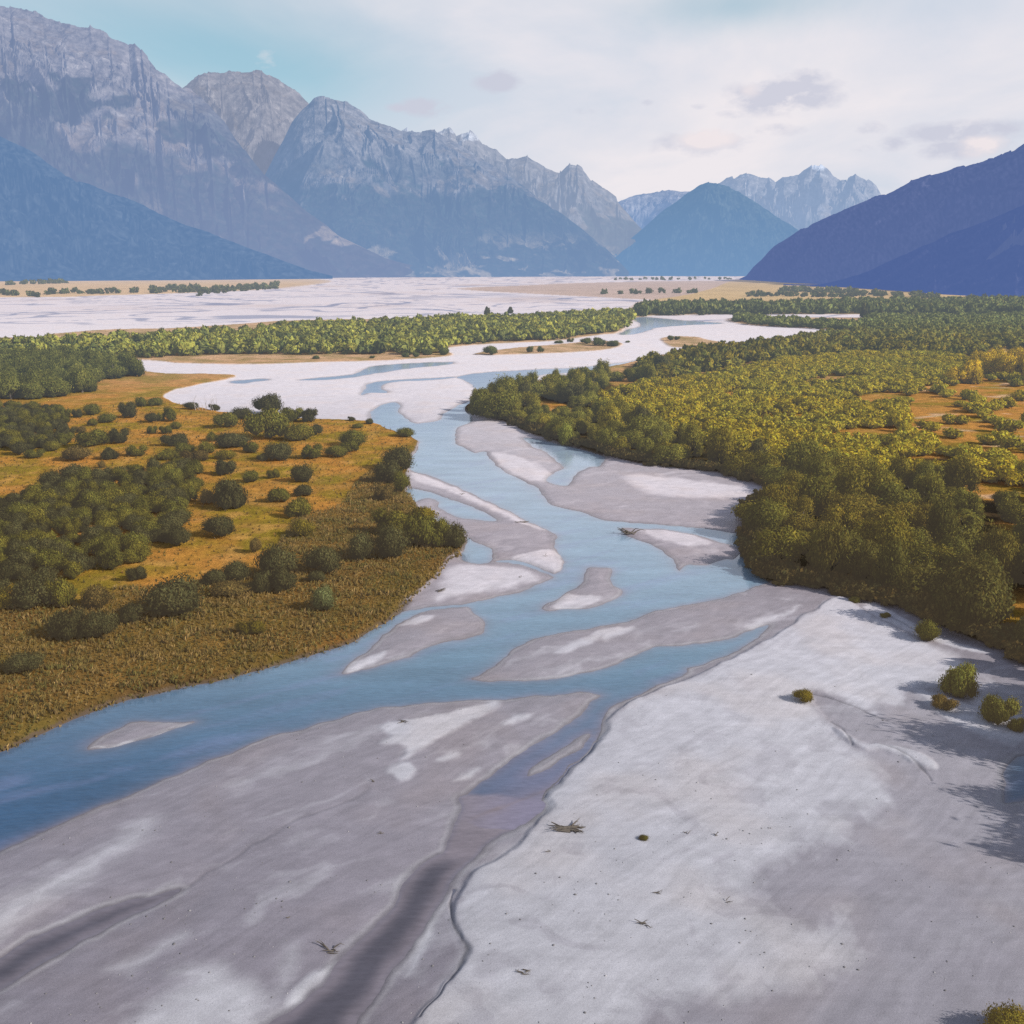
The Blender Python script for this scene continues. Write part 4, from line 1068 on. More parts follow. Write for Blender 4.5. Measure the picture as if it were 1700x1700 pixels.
z0(556,515,100,88,dkc,'taller dark shrub, right half of a large pair in the upper meadow')
z0(640,578,90,62,g2c,'olive shrub with an upright spiky top left of the orange path')
z0(520,592,92,62,dkc,'dark shrub just left of the spiky topped olive shrub')
z0(365,600,142,78,brc * 0.9,'big brownish rounded shrub casting a shadow to its left, upper meadow')
z0(160,584,92,48,g1c,'bright low shrub on orange grass near the left edge')
z0(480,630,36,42,BROWNG * 1.1,'tiny brown bush alone on the orange grass')
z0(360,696,160,82,dkc * 1.1,'large flat topped dark shrub alone in the wide orange clearing')
z0(825,527,112,64,dkc,'dark rounded shrub at the top of the middle meadow cluster')
z0(870,560,130,52,g1c,'green shrub behind two lower ones in the middle meadow cluster')
z0(800,592,132,46,g2c,'low spreading olive shrub, left end of the middle meadow cluster')
z0(925,602,124,62,brc * 0.85,'brownish shrub at the front right of the middle meadow cluster')
z0(1000,503,64,48,g2c,'pale green shrub alone between the cluster and the tall thicket')
z0(975,560,76,68,g2c,'upright olive shrub at the right of the middle meadow cluster')
z0(1060,590,112,50,OLIVE * 0.9,'yellowish low shrub right of the middle meadow cluster')
z0(1065,668,98,84,dkc,'dark round shrub standing alone on orange grass in mid meadow')
z0(845,662,162,76,dkc * 1.1,'broad dark dome shrub at the top corner of the big thicket')
z0(1180,702,84,68,g1c,'green shrub right of the big thicket by the orange path')
z0(1290,682,62,52,g2c,'small bright shrub on the orange path edge')
z0(1420,703,104,98,dkc * 0.8,'very dark tall egg shaped shrub standing on the grass near the river')
z0(1425,768,98,64,dkc,'shrub directly in front of the dark egg shaped one')
z0(1310,798,124,78,g1c,'wide green shrub left of the dark egg shaped one')
z0(1400,872,154,96,g2c,'long sloping green shrub on rough grass in the middle of the meadow')
z0(1430,958,124,96,OLIVE * 0.8,'yellowish rough shrub just in front of the long sloping one')
z0(1080,832,164,152,dkc,'largest dark round shrub at the right of the thicket, on orange grass')
z0(985,802,92,72,BROWNG * 1.15,'pale brownish shrub tucked left of the largest round one')
z0(1035,967,162,118,dkc * 0.85,'isolated dark dome shrub with its shadow on the yellow grass')
z0(845,1012,114,114,dkc * 0.9,'dark round shrub touching the right end of the big thicket')
z0(1205,1037,62,84,BROWNG * 1.1,'small pale brown bush with a shadow line, alone on orange grass')
z0(1060,442,134,84,g1c,'green shrub at the left end of the tall thicket by the gravel')
z0(1140,400,110,66,dkc,'dark shrub at the back left of the tall thicket by the gravel')
z0(1250,502,224,170,g1c,'biggest green shrub in the centre of the tall thicket')
z0(1262,372,130,112,dkc * 0.85,'dark ragged tree top standing out above the thicket against the gravel')
z0(1400,502,146,96,g2c,'olive green shrub at the front right of the tall thicket')
z0(1375,410,104,76,g1c,'shrub at the back right of the thicket against pale gravel')
z0(1455,412,86,72,dkc,'dark shrub at the far right of the thicket against pale gravel')
z0(1490,476,62,62,dkc,'small round shrub at the right foot of the tall thicket')
z0(1100,534,156,82,dkc * 1.1,'dark long shrub in front of the tall thicket on its left')
z0(1180,558,92,62,g1c,'shrub joined to the right of a dark long one before the tall thicket')
z0(1310,600,156,98,dkc * 1.1,'big round shrub standing before the tall thicket on orange grass')
z0(1235,602,52,46,dkc,'tiny round shrub at the left side of a big round one')
z0(1465,587,114,80,g1c,'second round shrub in the row leading to the river corner')
z0(1582,580,124,66,g1c,'third round shrub in the row leading to the river corner')
z2(232,556,96,62,g1c,'small bright shrub in front of the last taller one near the river corner')
z2(242,530,132,92,g1c,'taller shrub at the end of the row near the river corner')
z2(492,482,92,48,g1c,'low dark shrub overhanging the river at the grassy corner')
z2(322,422,42,32,dkc,'tiny dark bush at the water edge of the orange corner')
z2(238,406,46,22,dkc,'flat little bush on the gravel rim of the orange corner')
z2(265,440,60,26,g2c,'low olive bush just behind the gravel rim of the orange corner')
z2(452,645,150,134,dkc * 0.95,'tall dark shrub at the top of the riverside clump on the cut bank')
z2(410,705,134,118,dkc,'dark shrub below the tallest one in the riverside clump')
z2(472,745,88,116,g1c,'green shrub at the water side of the riverside clump')
z2(385,788,98,86,brc * 0.9,'brown green shrub at the lower end of the riverside clump')
z2(722,1010,130,132,dkc,'dark bush at the point of the bank beside the blue pool')
z2(640,1006,130,150,g1c,'shrub behind the dark bush at the point of the bank')
z2(555,1016,180,178,g1c * 0.9,'big green shrub in the middle of the thicket behind the blue pool')
z2(430,960,200,140,g2c,'broad olive shrub on the meadow side of the thicket behind the blue pool')
z2(430,1066,170,186,dkc,'tall dark shrub at the front of the thicket behind the blue pool')
z2(285,1076,160,150,dkc * 1.1,'rounded dark shrub at the left front of the thicket behind the blue pool')
z2(560,900,170,80,OLIVE * 0.9,'yellowish low shrub on the slope above the riverside thicket')
z1(650,267,104,80,dkc,'small dome shrub alone on the orange patch of the lower meadow')
z1(830,452,290,204,dkc * 0.9,'huge dark brown green shrub in the middle of the lower meadow')
z1(620,468,134,96,dkc,'shrub touching the left flank of the huge dark one')
z1(320,553,190,144,dkc * 0.9,'dark upright shrub, left one of a pair in the rough grass')
z1(480,548,178,144,dkc,'dark upright shrub, right one of a pair in the rough grass')
z1(130,712,184,92,dkc * 1.1,'low dark shrub nearest the river at the left edge')
z1(1010,288,124,84,dkc,'left low shrub of the long dark row across the meadow')
z1(1115,274,150,108,dkc,'second shrub of the long dark row across the meadow')
z1(1310,262,226,172,dkc,'tallest shrub of the long dark row across the meadow')
z1(1330,322,140,130,dkc * 0.9,'dark shrub standing in front of the tallest in the row')
z1(1235,322,110,110,dkc,'narrow shrub in front of the row, left of another dark one')
z1(1520,242,192,152,dkc,'right end shrub of the long dark row across the meadow')
z1(1490,275,80,60,dkc,'small bush below the right end of the long dark row')
z1(1525,412,114,138,np.array([0.15, 0.165, 0.06]),'grey green feathery shrub alone in rough grass near the river')
z1(1190,522,124,76,OLIVE * 0.7,'pale olive bush half sunk in the rough grass')
z1(1100,340,220,66,BROWNG,'long low brown bush beside the huge dark shrub')
z1(300,394,150,150,g2c,'olive shrub at the lower right corner of the big thicket')
z1(460,402,150,126,brc * 0.8,'brownish shrub just right of the big thicket in rough grass')
z1(180,402,234,190,dkc,'large dark shrub at the lower left corner of the big thicket')
z1(20,400,120,90,OLIVE * 0.7,'yellowish bush at the left edge below the big thicket')
# the thick patches where single bushes cannot be told apart
def thicket(zoom_pts, step, label, group, seed, w=(3.0, 5.0), h=(1.9, 3.2), cols=(g1c, g2c, dkc * 1.1)):
    xs, ys = scatter(zoom_pts, step, 0.4, seed, (), 0.6)
    r = np.random.default_rng(seed)
    for x, y in zip(xs, ys):
        if not visible(x, y, 0.02):
            continue
        k = int(r.integers(6))
        o = link_obj('shrub', SHRUB[k])
        W_ = r.uniform(*w)
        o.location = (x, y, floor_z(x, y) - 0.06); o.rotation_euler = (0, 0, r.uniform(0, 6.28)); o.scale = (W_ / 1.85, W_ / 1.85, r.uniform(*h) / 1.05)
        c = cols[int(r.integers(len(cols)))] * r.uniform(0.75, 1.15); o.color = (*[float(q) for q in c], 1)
        tag(o, label, 'shrub', group)
thicket([(-60,860),(20,838),(60,822),(110,805),(170,800),(225,790),(290,785),(330,790),(330,825),(320,862),(310,890),(270,915),(215,950),(150,975),(60,985),(-60,990)], 4.0, 'olive green shrub in the big dense thicket on the left meadow', 'shrubs of the big thicket on the left meadow', 61)
thicket([(-60,690),(0,682),(60,680),(110,690),(122,720),(115,745),(80,755),(0,765),(-60,765)], 4.6, 'green shrub in the dense patch at the left edge of the upper meadow', 'shrubs of the left edge patch', 62)

# shrubs on the right hand sand flat
shrub(1590,1163,56,58,np.array([0.19,0.19,0.035]),'upright green bush casting a long shadow on the white sand at right')
shrub(1564,1186,46,24,BROWNG,'low brown and green bush between two taller ones on the white sand')
shrub(1655,1210,56,52,np.array([0.18,0.17,0.035]),'green bush nearest the right edge of the white sand')
shrub(1686,1220,26,24,g1c,'small bush touching the right side of the edge bush on the sand')
shrub(1332,1175,36,24,OLIVE * 0.8,'small tufty plant alone on the white sand by a scoured line')
shrub(1418,1005,18,13,g1c,'tiny plant at the top of the white sand below the wood')
shrub(1470,1030,22,8,g1c,'flat plant on the dark scoured edge below the wood')
shrub(1537,1070,42,38,g1c * 0.9,'rounded bush in the shade at the foot of the wood')
shrub(1668,1748,84,62,OLIVE * 0.55 + GREEN * 0.3,'yellow green bush peeking in at the bottom right corner')
shrub(1068,1405,17,9,g1c * 0.7,'small dark plant on the open white sand below the driftwood')
# shrubs along the island shore
for zx, zy, zw, zh, lb in ((70,448,36,18,'small dark bush on the pinkish shore, leftmost below the island wood'), (335,446,26,14,'tiny bush alone on the pinkish shore below the island wood'), (490,440,40,26,'left bush of a pair below the island wood'), (540,440,40,28,'right bush of a pair below the island wood'), (590,430,56,34,'bush at the foot of the island wood, left of the end bush'), (670,430,52,40,'end bush where the island wood meets the gravel'), (890,428,66,50,'largest bush on the gravel islet in the far channel'), (1075,418,38,32,'left round bush of the pair on the gravel islet'), (1125,418,38,32,'right round bush of the pair on the gravel islet'), (1265,366,32,22,'small bush at the back of the gravel islet'), (1210,372,50,16,'flat bush behind the gravel islet pair'), (1340,378,60,34,'bush at the left end of the islet tip clump'), (1400,386,80,42,'middle bush of the islet tip clump'), (1465,388,70,30,'low bush at the very tip of the gravel islet'), (1535,368,24,12,'tiny bush alone on white gravel off the islet tip')):
    z3(zx, zy, zw, zh, FARG * 0.7, lb)
for i, (px, py, w, h) in enumerate(((1113,567,12,10), (1124,566,10,7), (1200,572,9,6))):
    shrub(px, py, w, h, FARG * 0.6, ['left bush on the small gravel bank near the far bend', 'middle low bush on the small gravel bank near the far bend', 'right tiny bush on the small gravel bank near the far bend'][i])

# tall dark poplars and conifers that stand out on the far flats
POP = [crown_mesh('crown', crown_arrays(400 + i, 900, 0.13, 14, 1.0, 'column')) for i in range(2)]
for i, (px, py, h, w, lb) in enumerate(((1433,529,27,13,'tall dark conifer rising above the far right wood'), (1461,531,20,9,'thinner dark conifer right of the tallest one in the far right wood'), (1499,556,17,12,'dark broad conifer in the wood by the gravel tip'), (809,524,15,9,'left tall dark tree on the skyline of the island wood'), (847,521,14,9,'right tall dark tree on the skyline of the island wood'), (761,525,9,7,'small dark tree behind the island wood, left of the tall two'), (1388,506,9,5,'single slender tree standing in the orange field'))):
    x, y = at(px, py); d = y * CP
    place_tree('conifer_tree', x, y, h * d / F, w * d / F * 0.95, (DARK * 1.2 if i < 6 else np.array([0.14, 0.10, 0.03])), lb, None, i, 'tree', POP)
# golden poplars on the right
for i, (px, py, h) in enumerate(((1612,640,38), (1640,628,40), (1668,630,44), (1695,632,46), (1588,640,26), (1655,612,30), (1685,606,32), (1622,612,28), (1718,640,44))):
    x, y = at(px, py); d = y * CP
    place_tree('golden_tree', x, y, h * d / F, 5.0, GOLD * r_.uniform(0.85, 1.1), 'bright yellow autumn tree in the golden clump at the right edge', 'golden trees at the right edge', i)
# the trees beside the drone whose shadows reach onto the sand
for i, (x, y, h) in enumerate(((58, 66, 11), (60, 74, 11), (62, 60, 13), (66, 82, 10), (66, 70, 13), (61, 68, 12), (64, 63, 12), (63, 78, 11), (60, 56, 12), (69, 75, 12), (62, 90, 10), (65, 95, 11), (57.5, 87, 9), (60, 99, 10), (64, 86, 12))):
    place_tree('willow_tree', x, y, h, 4.6, GREEN, 'tall willow standing just beyond the right edge, its shadow falling on the sand', 'willows beyond the right edge', i)

# ------------------------------------------------------------------ tussock grass on the left bank
def tufts(name, label, pts, size, colors, blades=9, seed=3):
    r = np.random.default_rng(seed)
    n = len(pts); P = np.repeat(np.array(pts), blades, 0); s = np.repeat(size, blades); C = np.repeat(colors, blades, 0)
    m = len(P); a = r.uniform(0, 6.28, m); lean = r.uniform(0.1, 0.75, m)
    off = r.normal(0, 0.16, (m, 2)) * s[:, None]
    bx, by = P[:, 0] + off[:, 0], P[:, 1] + off[:, 1]
    z = P[:, 2]; w = 0.13 * s * r.uniform(0.6, 1.4, m); L = s * r.uniform(0.6, 1.2, m)
    px_, py_ = -np.sin(a) * w, np.cos(a) * w
    tx_, ty_ = np.cos(a) * lean * L, np.sin(a) * lean * L
    V = np.stack([np.stack([bx - px_, by - py_, z - 0.05], 1), np.stack([bx + px_, by + py_, z - 0.05], 1), np.stack([bx + tx_ * 0.5 + px_ * 0.8, by + ty_ * 0.5 + py_ * 0.8, z + L * 0.6], 1), np.stack([bx + tx_, by + ty_, z + L * np.sqrt(1 - 0.6 * lean ** 2)], 1)], 1).reshape(-1, 3)
    Fq = np.arange(m * 4).reshape(-1, 4)
    gn = np.cross(V[1::4] - V[0::4], V[3::4] - V[0::4])
    fl = (gn @ np.array([0.3, -0.7, 0.6])) < 0
    Fq[fl] = Fq[fl][:, ::-1]
    k = r.uniform(0.65, 1.35, (m, 1))
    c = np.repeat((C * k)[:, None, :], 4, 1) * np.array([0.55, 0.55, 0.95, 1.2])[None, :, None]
    N = np.repeat(np.stack([np.cos(a) * 0.5 + 0.15, np.sin(a) * 0.5 - 0.3, np.ones(m)], 1), 4, 0); N /= np.linalg.norm(N, axis=1, keepdims=True)
    me = build_mesh(name, V, np.concatenate([Fq[:, [0, 1, 2]], Fq[:, [0, 2, 3]]]), c.reshape(-1, 3), None, M_LEAF, True, N)
    return tag(link_obj(name, me), label, kind='stuff')

rough_px = [(-160,1300),(0,1249),(100,1204),(200,1167),(300,1144),(400,1122),(500,1094),(560,1076),(600,1059),(652,1023),(673,1004),(698,983),(726,958),(743,932),(764,918),(735,880),(690,844),(676,800),(640,780),(600,800),(560,850),(500,860),(470,900),(430,960),(300,980),(200,985),(150,1010),(0,1000),(-160,1010)]
qx, qy = scatter(rough_px, 0.52, 0.5, 71, (), -0.45)
k = [i for i in range(len(qx)) if visible(qx[i], qy[i], 0.05)]
qx, qy = qx[k], qy[k]
pt = np.stack([qx, qy, [floor_z(a, b) for a, b in zip(qx, qy)]], 1)
tn = fbm(qx / 7, qy / 7, 4, 300)
A1, A2, A3 = np.array([0.20, 0.125, 0.045]), np.array([0.115, 0.098, 0.030]), np.array([0.26, 0.17, 0.075])
f = np.clip(0.5 + tn + r_.normal(0, 0.25, len(qx)), 0, 1)[:, None]
cc = A2 * (1 - f) + A1 * f
cc = np.where((r_.random(len(qx)) < 0.15)[:, None], A3, cc)
tufts('grass', 'rough brown and olive tussock grass along the left river bank', pt, r_.uniform(0.26, 0.62, len(qx)) * (0.75 + 0.5 * sstep(-0.2, 0.4, fbm(qx / 4, qy / 4, 3, 310))), cc * np.array([1.5, 1.5, 1.2]), 7)
qx, qy = scatter([(-60,1000),(300,975),(430,955),(560,850),(676,790),(690,735),(600,705),(360,690),(270,670),(0,690),(-60,690)], 2.1, 0.5, 72, (), 0.2)
k = [i for i in range(len(qx)) if visible(qx[i], qy[i], 0.02)]
qx, qy = qx[k], qy[k]
pt = np.stack([qx, qy, [floor_z(a, b) for a, b in zip(qx, qy)]], 1)
f = np.clip(0.4 + fbm(qx / 9, qy / 9, 4, 301) + r_.normal(0, 0.25, len(qx)), 0, 1)[:, None]
tufts('short_grass', 'short orange grass growing between the shrubs on the left meadow', pt, r_.uniform(0.25, 0.6, len(qx)), np.array([0.36, 0.19, 0.045]) * (1 - f) + np.array([0.20, 0.16, 0.03]) * f, 6, 9)

# ------------------------------------------------------------------ stones strewn on the bars
def pebbles(name, label, n, seed):
    r = np.random.default_rng(seed)
    px_ = r.uniform(-40, 1740, n * 3); py_ = 1120 + 620 * r.random(n * 3) ** 0.8
    x, y = G(px_, py_)
    clump = fbm(x / 3.0 + 1.2 * fbm(x / 6, y / 6, 3, 401), y / 6.0, 4, 400)
    ok = (r.random(n * 3) < np.clip(0.10 + 1.6 * np.maximum(clump, 0), 0, 1))
    x, y = x[ok], y[ok]
    z = np.array([floor_z(a, b) for a, b in zip(x, y)]); ok = z > 0.06
    x, y, z = x[ok], y[ok], z[ok]; n = len(x)
    iv, jf = ICO1
    sz = 0.022 + 0.085 * r.random(n) ** 5
    ang = r.uniform(0, 6.28, n); sc = np.stack([sz * r.uniform(0.8, 1.4, n), sz * r.uniform(0.7, 1.1, n), sz * r.uniform(0.5, 0.8, n)], 1)
    v = iv[None] * sc[:, None, :] * r.uniform(0.85, 1.15, (n, len(iv), 1))
    ca_, sa_ = np.cos(ang)[:, None], np.sin(ang)[:, None]
    V = np.stack([v[..., 0] * ca_ - v[..., 1] * sa_ + x[:, None], v[..., 0] * sa_ + v[..., 1] * ca_ + y[:, None], v[..., 2] + z[:, None]], -1).reshape(-1, 3)
    Fc = (jf[None] + (np.arange(n) * len(iv))[:, None, None]).reshape(-1, 3)
    tone = r.choice([0.16, 0.22, 0.30, 0.40], n, p=[.3, .3, .25, .15])[:, None] * np.array([[1.0, 0.96, 0.98]])
    me = build_mesh(name, V, Fc, np.repeat(tone, len(iv), 0), {'wet': np.zeros(len(V))}, M_GRAVEL)
    tag(link_obj(name, me), label, kind='stuff')
pebbles('pebbles', 'small stones and bits of debris strewn over the near gravel bars', 2600, 90)

# ------------------------------------------------------------------ driftwood
def driftwood(px, py, wpx, label, seed, pieces=5, mat=None, up=0.25, group=None):
    r = np.random.default_rng(seed)
    x, y = at(px, py); w = wpx / F * (y * CP + H * SP)
    parts = []
    for k in range(pieces):
        a = r.uniform(-0.7, 0.7) + (math.pi if r.random() < 0.5 else 0); L = w * r.uniform(0.35, 0.62)
        o = np.array([r.normal(0, w * 0.12), r.normal(0, w * 0.10), 0.04])
        d = np.array([math.cos(a), math.sin(a), 0])
        zz = r.uniform(0, up) * w
        pth = [o, o + d * L * 0.4 + np.array([0, 0, zz * 0.6]), o + d * L * 0.75 + np.array([r.normal(0, L * .08), r.normal(0, L * .08), zz]), o + d * L + np.array([r.normal(0, L * .1), r.normal(0, L * .1), zz * r.uniform(0.3, 1.3)])]
        r0 = np.clip(w * 0.035, 0.03, 0.22)
        parts.append(tube(pth, [r0, r0 * 0.85, r0 * 0.55, r0 * 0.15], 6))
        if k % 2 == 0:
            e = pth[2]; parts.append(tube([e, e + d * L * 0.2 + np.array([r.normal(0, L * .2), r.normal(0, L * .2), L * 0.15])], [r0 * 0.5, r0 * 0.1], 5))
    v, f_ = join(parts)
    o = link_obj('driftwood', build_mesh('driftwood', v, f_, None, None, mat or M_DRIFT))
    o.location = (x, y, floor_z(x, y))
    return tag(o, label, 'driftwood', group)

driftwood(945,1384,52,'tangled pile of brown driftwood branches on the white sand',1,20,up=0.07)
driftwood(552,1580,36,'dark branch lying beside the dark shallow channel at the bottom',2,6,up=0.25)
driftwood(1047,887,34,'dark uprooted snag stranded at the head of a gravel bar',3,10,up=0.3)
driftwood(1140,1394,12,'thin upright twig on the white sand, left of another twig',4,3,up=0.6)
driftwood(1187,1397,14,'thin upright twig on the white sand, right of another twig',5,4,up=0.6)
driftwood(1068,1546,26,'small brown stick heap on the white sand near the bottom',6,6)
driftwood(1090,1492,22,'curved thin stick half buried in the white sand',7,4,up=0.08)
driftwood(868,1625,30,'flat scatter of sticks on white sand near the dark channel',8,5,up=0.05)
driftwood(478,1531,10,'little dark stick on the grey gravel above the bottom channel',9,3)
driftwood(632,1388,12,'short pale stick on grey gravel in mid bar',10,3)
driftwood(620,1303,12,'short reddish stick beside the small white sand patch',11,3)
driftwood(668,1203,22,'broken branch at the edge of the large white sand patch on the grey bar',12,4,up=0.1)
driftwood(1205,1505,14,'thin dark twig on the sand right of the stick heap',13,3,up=0.4)
driftwood(915,1423,14,'tiny twig on the sand below the driftwood pile',14,3)
driftwood(767,823,12,'dark log on the gravel strip by the upper pond',15,3)
driftwood(870,869,26,'dark log lying along the edge of the gravel bar by the main stream',16,4,up=0.05)
driftwood(907,926,9,'small dark stump on the white end of the middle bar',17,3,up=0.5)
driftwood(863,961,9,'small dark clod of wood on the left gravel bank',18,3,up=0.4)
driftwood(730,985,24,'loose brush caught at the foot of the grassy bank',19,6)
driftwood(846,645,16,'dark log jutting from the wood tip into the river',20,3,up=0.1)
driftwood(42,1003,10,'bleached white dead stump among the dark shrubs at the left edge',21,5,M_PALEWOOD,up=1.2)
# bleached dead stems by the gravel flat
def dead_stems(px, py, wpx, hpx, label, seed):
    r = np.random.default_rng(seed); x, y = at(px, py); d = (y * CP + H * SP) / F
    parts = []
    for k in range(14):
        o = np.array([r.uniform(-.5, .5) * wpx * d, r.uniform(-.3, .3) * wpx * d, 0]); h = hpx * d * r.uniform(0.5, 1.0)
        parts.append(tube([o, o + np.array([r.normal(0, .1) * h, r.normal(0, .1) * h, h * 0.6]), o + np.array([r.normal(0, .2) * h, r.normal(0, .2) * h, h])], [0.07, 0.05, 0.02], 5))
    v, f_ = join(parts)
    ob = link_obj('dead_stems', build_mesh('dead_stems', v, f_, None, None, M_PALEWOOD)); ob.location = (x, y, floor_z(x, y))
    tag(ob, label, 'dead plant')
dead_stems(340,684,44,26,'bleached bare stems standing at the edge of the gravel flat',1)
shrub(318,683,26,14,dkc,'low dark shrub at the foot of the bleached bare stems, left side')
shrub(357,684,22,12,dkc,'low dark shrub at the foot of the bleached bare stems, right side')

# far farm building under the dark hill
def farm(px, py):
    dx, dy, dz = ray(px, py); y = 2330.0; x = float(dx / dy * y)
    root = bpy.data.objects.new('farm_building', None); COL.objects.link(root); root.location = (x, y, float(H + dz / dy * y))
    w, d, h = 7.5, 4.0, 3.0
    v = np.array([(-w,-d,-14),(w,-d,-14),(w,d,-14),(-w,d,-14),(-w,-d,h),(w,-d,h),(w,d,h),(-w,d,h),(-w,0,h+2.6),(w,0,h+2.6)], float)
    f4 = np.array([(0,1,5,4),(1,2,6,5),(2,3,7,6),(3,0,4,7)])
    link_obj('wall', build_mesh('wall', v[:8], f4, None, None, mat_simple('white_wall', (0.75, 0.75, 0.75)), False), root)
    e = 0.7
    rv = np.array([(-w-e,-d-e,h-.3),(w+e,-d-e,h-.3),(w+e,0,h+2.9),(-w-e,0,h+2.9),(w+e,d+e,h-.3),(-w-e,d+e,h-.3)], float)
    link_obj('roof', build_mesh('roof', rv, np.array([(0,1,2,3),(3,2,4,5)]), None, None, mat_simple('pale_roof', (0.6, 0.6, 0.62)), False), root)
    tag(root, 'tiny white farm building at the foot of the dark right hill', 'building')
farm(1590, 466.5)

# ------------------------------------------------------------------ sky, sun, camera
SUN_EL = math.radians(30)
sd = Vector((0.92, -0.39, 0)).normalized()
az = math.atan2(sd.x, sd.y)
world = bpy.data.worlds.new('World'); scene.world = world; world.use_nodes = True
nt = world.node_tree; nt.nodes.clear()
sky = nd(nt, 'ShaderNodeTexSky', sky_type='NISHITA'); sky.sun_disc = False; sky.sun_elevation = SUN_EL; sky.sun_rotation = az
sky.air_density = 1.0; sky.dust_density = 1.0; sky.ozone_density = 1.0
SKY_STR = 0.10
tc = nd(nt, 'ShaderNodeTexCoord'); gen = tc.outputs['Generated']
sp_ = nd(nt, 'ShaderNodeSeparateXYZ'); link(nt, gen, sp_.inputs[0])
X_, Y_, Z_ = sp_.outputs
zc = mathn(nt, 'MAXIMUM', Z_, 0.02)
# a high thin cloud sheet: direction projected on a plane overhead
pz = mathn(nt, 'ADD', zc, 0.10)
cbx = nd(nt, 'ShaderNodeCombineXYZ'); link(nt, mathn(nt, 'DIVIDE', X_, pz), cbx.inputs[0]); link(nt, mathn(nt, 'DIVIDE', Y_, pz), cbx.inputs[1])
mp = nd(nt, 'ShaderNodeMapping'); mp.inputs['Rotation'].default_value = (0, 0, math.radians(25)); mp.inputs['Scale'].default_value = (0.9, 0.45, 1); mp.inputs['Location'].default_value = (3.3, 1.7, 0)
link(nt, cbx.outputs[0], mp.inputs[0])
n1 = nd(nt, 'ShaderNodeTexNoise'); n1.inputs['Scale'].default_value = 1.1; n1.inputs['Detail'].default_value = 7; n1.inputs['Roughness'].default_value = 0.55; n1.inputs['Distortion'].default_value = 0.35
link(nt, mp.outputs[0], n1.inputs['Vector'])
cov = mapr(nt, n1.outputs['Fac'], 0.34, 0.60, 0.0, 1.0)
# blue openings: upper left, and top centre right
def blob(cx, cy, rx, ry, soft=1.0):
    """elliptic window of sky around the direction of a photo pixel"""
    a, b, c = ray(cx, cy); L = math.sqrt(a * a + b * b + c * c); a, c = a / L, c / L
    u = mathn(nt, 'DIVIDE', mathn(nt, 'SUBTRACT', X_, float(a)), rx / F); v = mathn(nt, 'DIVIDE', mathn(nt, 'SUBTRACT', Z_, float(c)), ry / F)
    r2 = mathn(nt, 'ADD', mathn(nt, 'MULTIPLY', u, u), mathn(nt, 'MULTIPLY', v, v))
    return mathn(nt, 'POWER', 2.71828, mathn(nt, 'MULTIPLY', r2, -soft))
op = mathn(nt, 'ADD', mathn(nt, 'MULTIPLY', blob(180, 40, 300, 110), 0.95), mathn(nt, 'ADD', mathn(nt, 'MULTIPLY', blob(1230, 5, 150, 36), 0.8), mathn(nt, 'MULTIPLY', blob(480, 130, 190, 70), 0.55)))
cov2 = mathn(nt, 'SUBTRACT', mathn(nt, 'ADD', mathn(nt, 'MULTIPLY', cov, 0.20), 0.92), op, clamp=True)
elev = mapr(nt, Z_, 0.22, 0.50, 1.0, 0.16)
cov3 = mathn(nt, 'MULTIPLY', cov2, elev)
bg_blue = nd(nt, 'ShaderNodeVectorMath', operation='SCALE'); link(nt, sky.outputs[0], bg_blue.inputs[0]); bg_blue.inputs[3].default_value = 1.0
cl_col = mixc(nt, mapr(nt, n1.outputs['Fac'], 0.35, 0.62, 0.0, 1.0), lin(214, 219, 231), lin(238, 233, 237))
inv = 1.0 / SKY_STR
def scale_c(c, k):
    s = nd(nt, 'ShaderNodeVectorMath', operation='SCALE'); link(nt, c, s.inputs[0]); s.inputs[3].default_value = k
    return s.outputs[0]
teal = mixc(nt, mapr(nt, Z_, 0.10, 0.50, 0.92, 0.0), bg_blue.outputs[0], tuple(lin(166, 207, 224) * inv))
c1 = mixc(nt, cov3, teal, scale_c(cl_col, inv))
# small cumulus: soft grey puffs with pale tops
dn = nd(nt, 'ShaderNodeTexNoise'); dn.inputs['Scale'].default_value = 34; dn.inputs['Detail'].default_value = 5; dn.inputs['Roughness'].default_value = 0.6
mps = nd(nt, 'ShaderNodeMapping'); mps.inputs['Scale'].default_value = (1, 1, 2.0); link(nt, gen, mps.inputs[0]); link(nt, mps.outputs[0], dn.inputs['Vector'])
grey = None; white = None
for (cx, cy, rx, ry, wgt) in ((826,134,34,17,.9), (706,178,40,13,.95), (660,178,22,9,.6), (1300,160,78,26,.95), (1345,128,32,13,.7), (1215,190,26,9,.5), (1165,228,46,16,.5), (1445,216,24,12,.6), (1485,238,32,12,.6), (1600,220,80,16,.85), (1600,246,60,14,.9), (1075,170,14,7,.5), (970,184,24,8,.4), (1290,215,50,12,.4), (1435,247,34,10,.4), (1160,176,16,6,.4), (1165,236,90,24,.5)):
    b_ = mathn(nt, 'MULTIPLY', blob(cx, cy, rx, ry), wgt); grey = b_ if grey is None else mathn(nt, 'MAXIMUM', grey, b_)
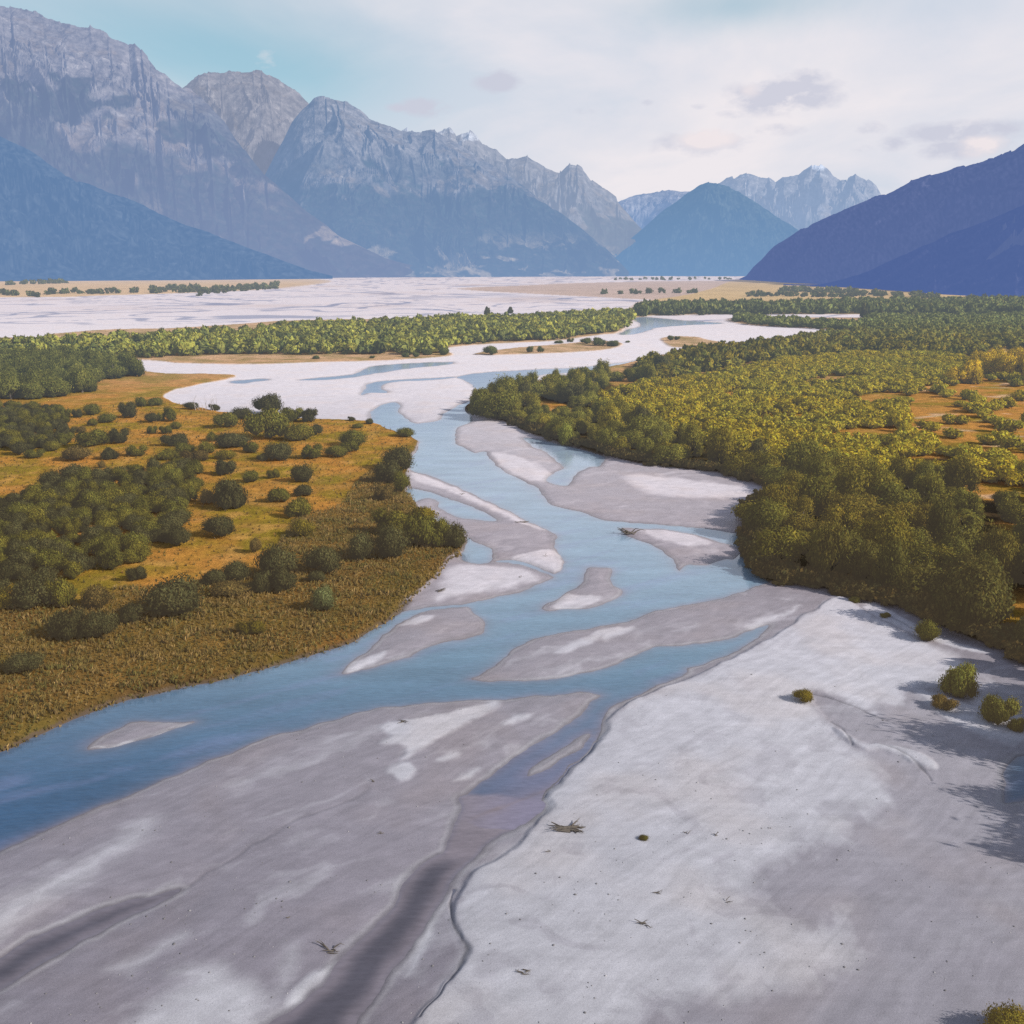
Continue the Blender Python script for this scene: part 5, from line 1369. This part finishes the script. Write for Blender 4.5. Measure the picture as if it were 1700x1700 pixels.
for (cx, cy, rx, ry, wgt) in ((1175,229,42,15,1.0), (1630,242,30,16,.8), (446,100,26,24,.32), (1248,150,18,14,.5)):
    b_ = mathn(nt, 'MULTIPLY', blob(cx, cy, rx, ry), wgt); white = b_ if white is None else mathn(nt, 'MAXIMUM', white, b_)
rag = mapr(nt, dn.outputs['Fac'], 0.30, 0.70, -0.55, 0.45)
rg_ = mapr(nt, dn.outputs['Fac'], 0.30, 0.70, 0.35, 1.75)
gm = mapr(nt, mathn(nt, 'MULTIPLY', grey, rg_), 0.22, 0.70, 0.0, 0.85)
wm = mapr(nt, mathn(nt, 'MULTIPLY', white, rg_), 0.2, 0.70, 0.0, 0.95)
c2 = mixc(nt, gm, c1, tuple(lin(202, 204, 219) * inv))
c3 = mixc(nt, wm, c2, tuple(lin(240, 231, 233) * inv))
bg = nd(nt, 'ShaderNodeBackground'); link(nt, c3, bg.inputs[0]); bg.inputs[1].default_value = SKY_STR
wo = nd(nt, 'ShaderNodeOutputWorld'); link(nt, bg.outputs[0], wo.inputs[0])

sl = bpy.data.lights.new('sun', 'SUN'); sl.energy = 4.3; sl.angle = math.radians(0.55); sl.color = (1.0, 0.95, 0.88)
so = bpy.data.objects.new('sun', sl); COL.objects.link(so)
dirv = Vector((sd.x * math.cos(SUN_EL), sd.y * math.cos(SUN_EL), math.sin(SUN_EL)))
so.rotation_euler = dirv.to_track_quat('Z', 'Y').to_euler(); so.location = (120, -60, 120)

cd = bpy.data.cameras.new('camera'); cam = bpy.data.objects.new('camera', cd); COL.objects.link(cam)
cd.sensor_width = 36; cd.sensor_fit = 'HORIZONTAL'; cd.lens = 36.0; cd.clip_start = 0.5; cd.clip_end = 120000
cam.location = (0, 0, H); cam.rotation_euler = (math.radians(90) - PITCH, 0, 0)
scene.camera = cam

scene.render.engine = 'CYCLES'
scene.view_settings.view_transform = 'Standard'; scene.view_settings.look = 'None'; scene.view_settings.exposure = 0; scene.view_settings.gamma = 1
scene.cycles.use_denoising = False
scene.cycles.max_bounces = 4; scene.cycles.diffuse_bounces = 2; scene.cycles.transmission_bounces = 2; scene.cycles.glossy_bounces = 2; scene.cycles.transparent_max_bounces = 4
scene.cycles.caustics_reflective = False; scene.cycles.caustics_refractive = False
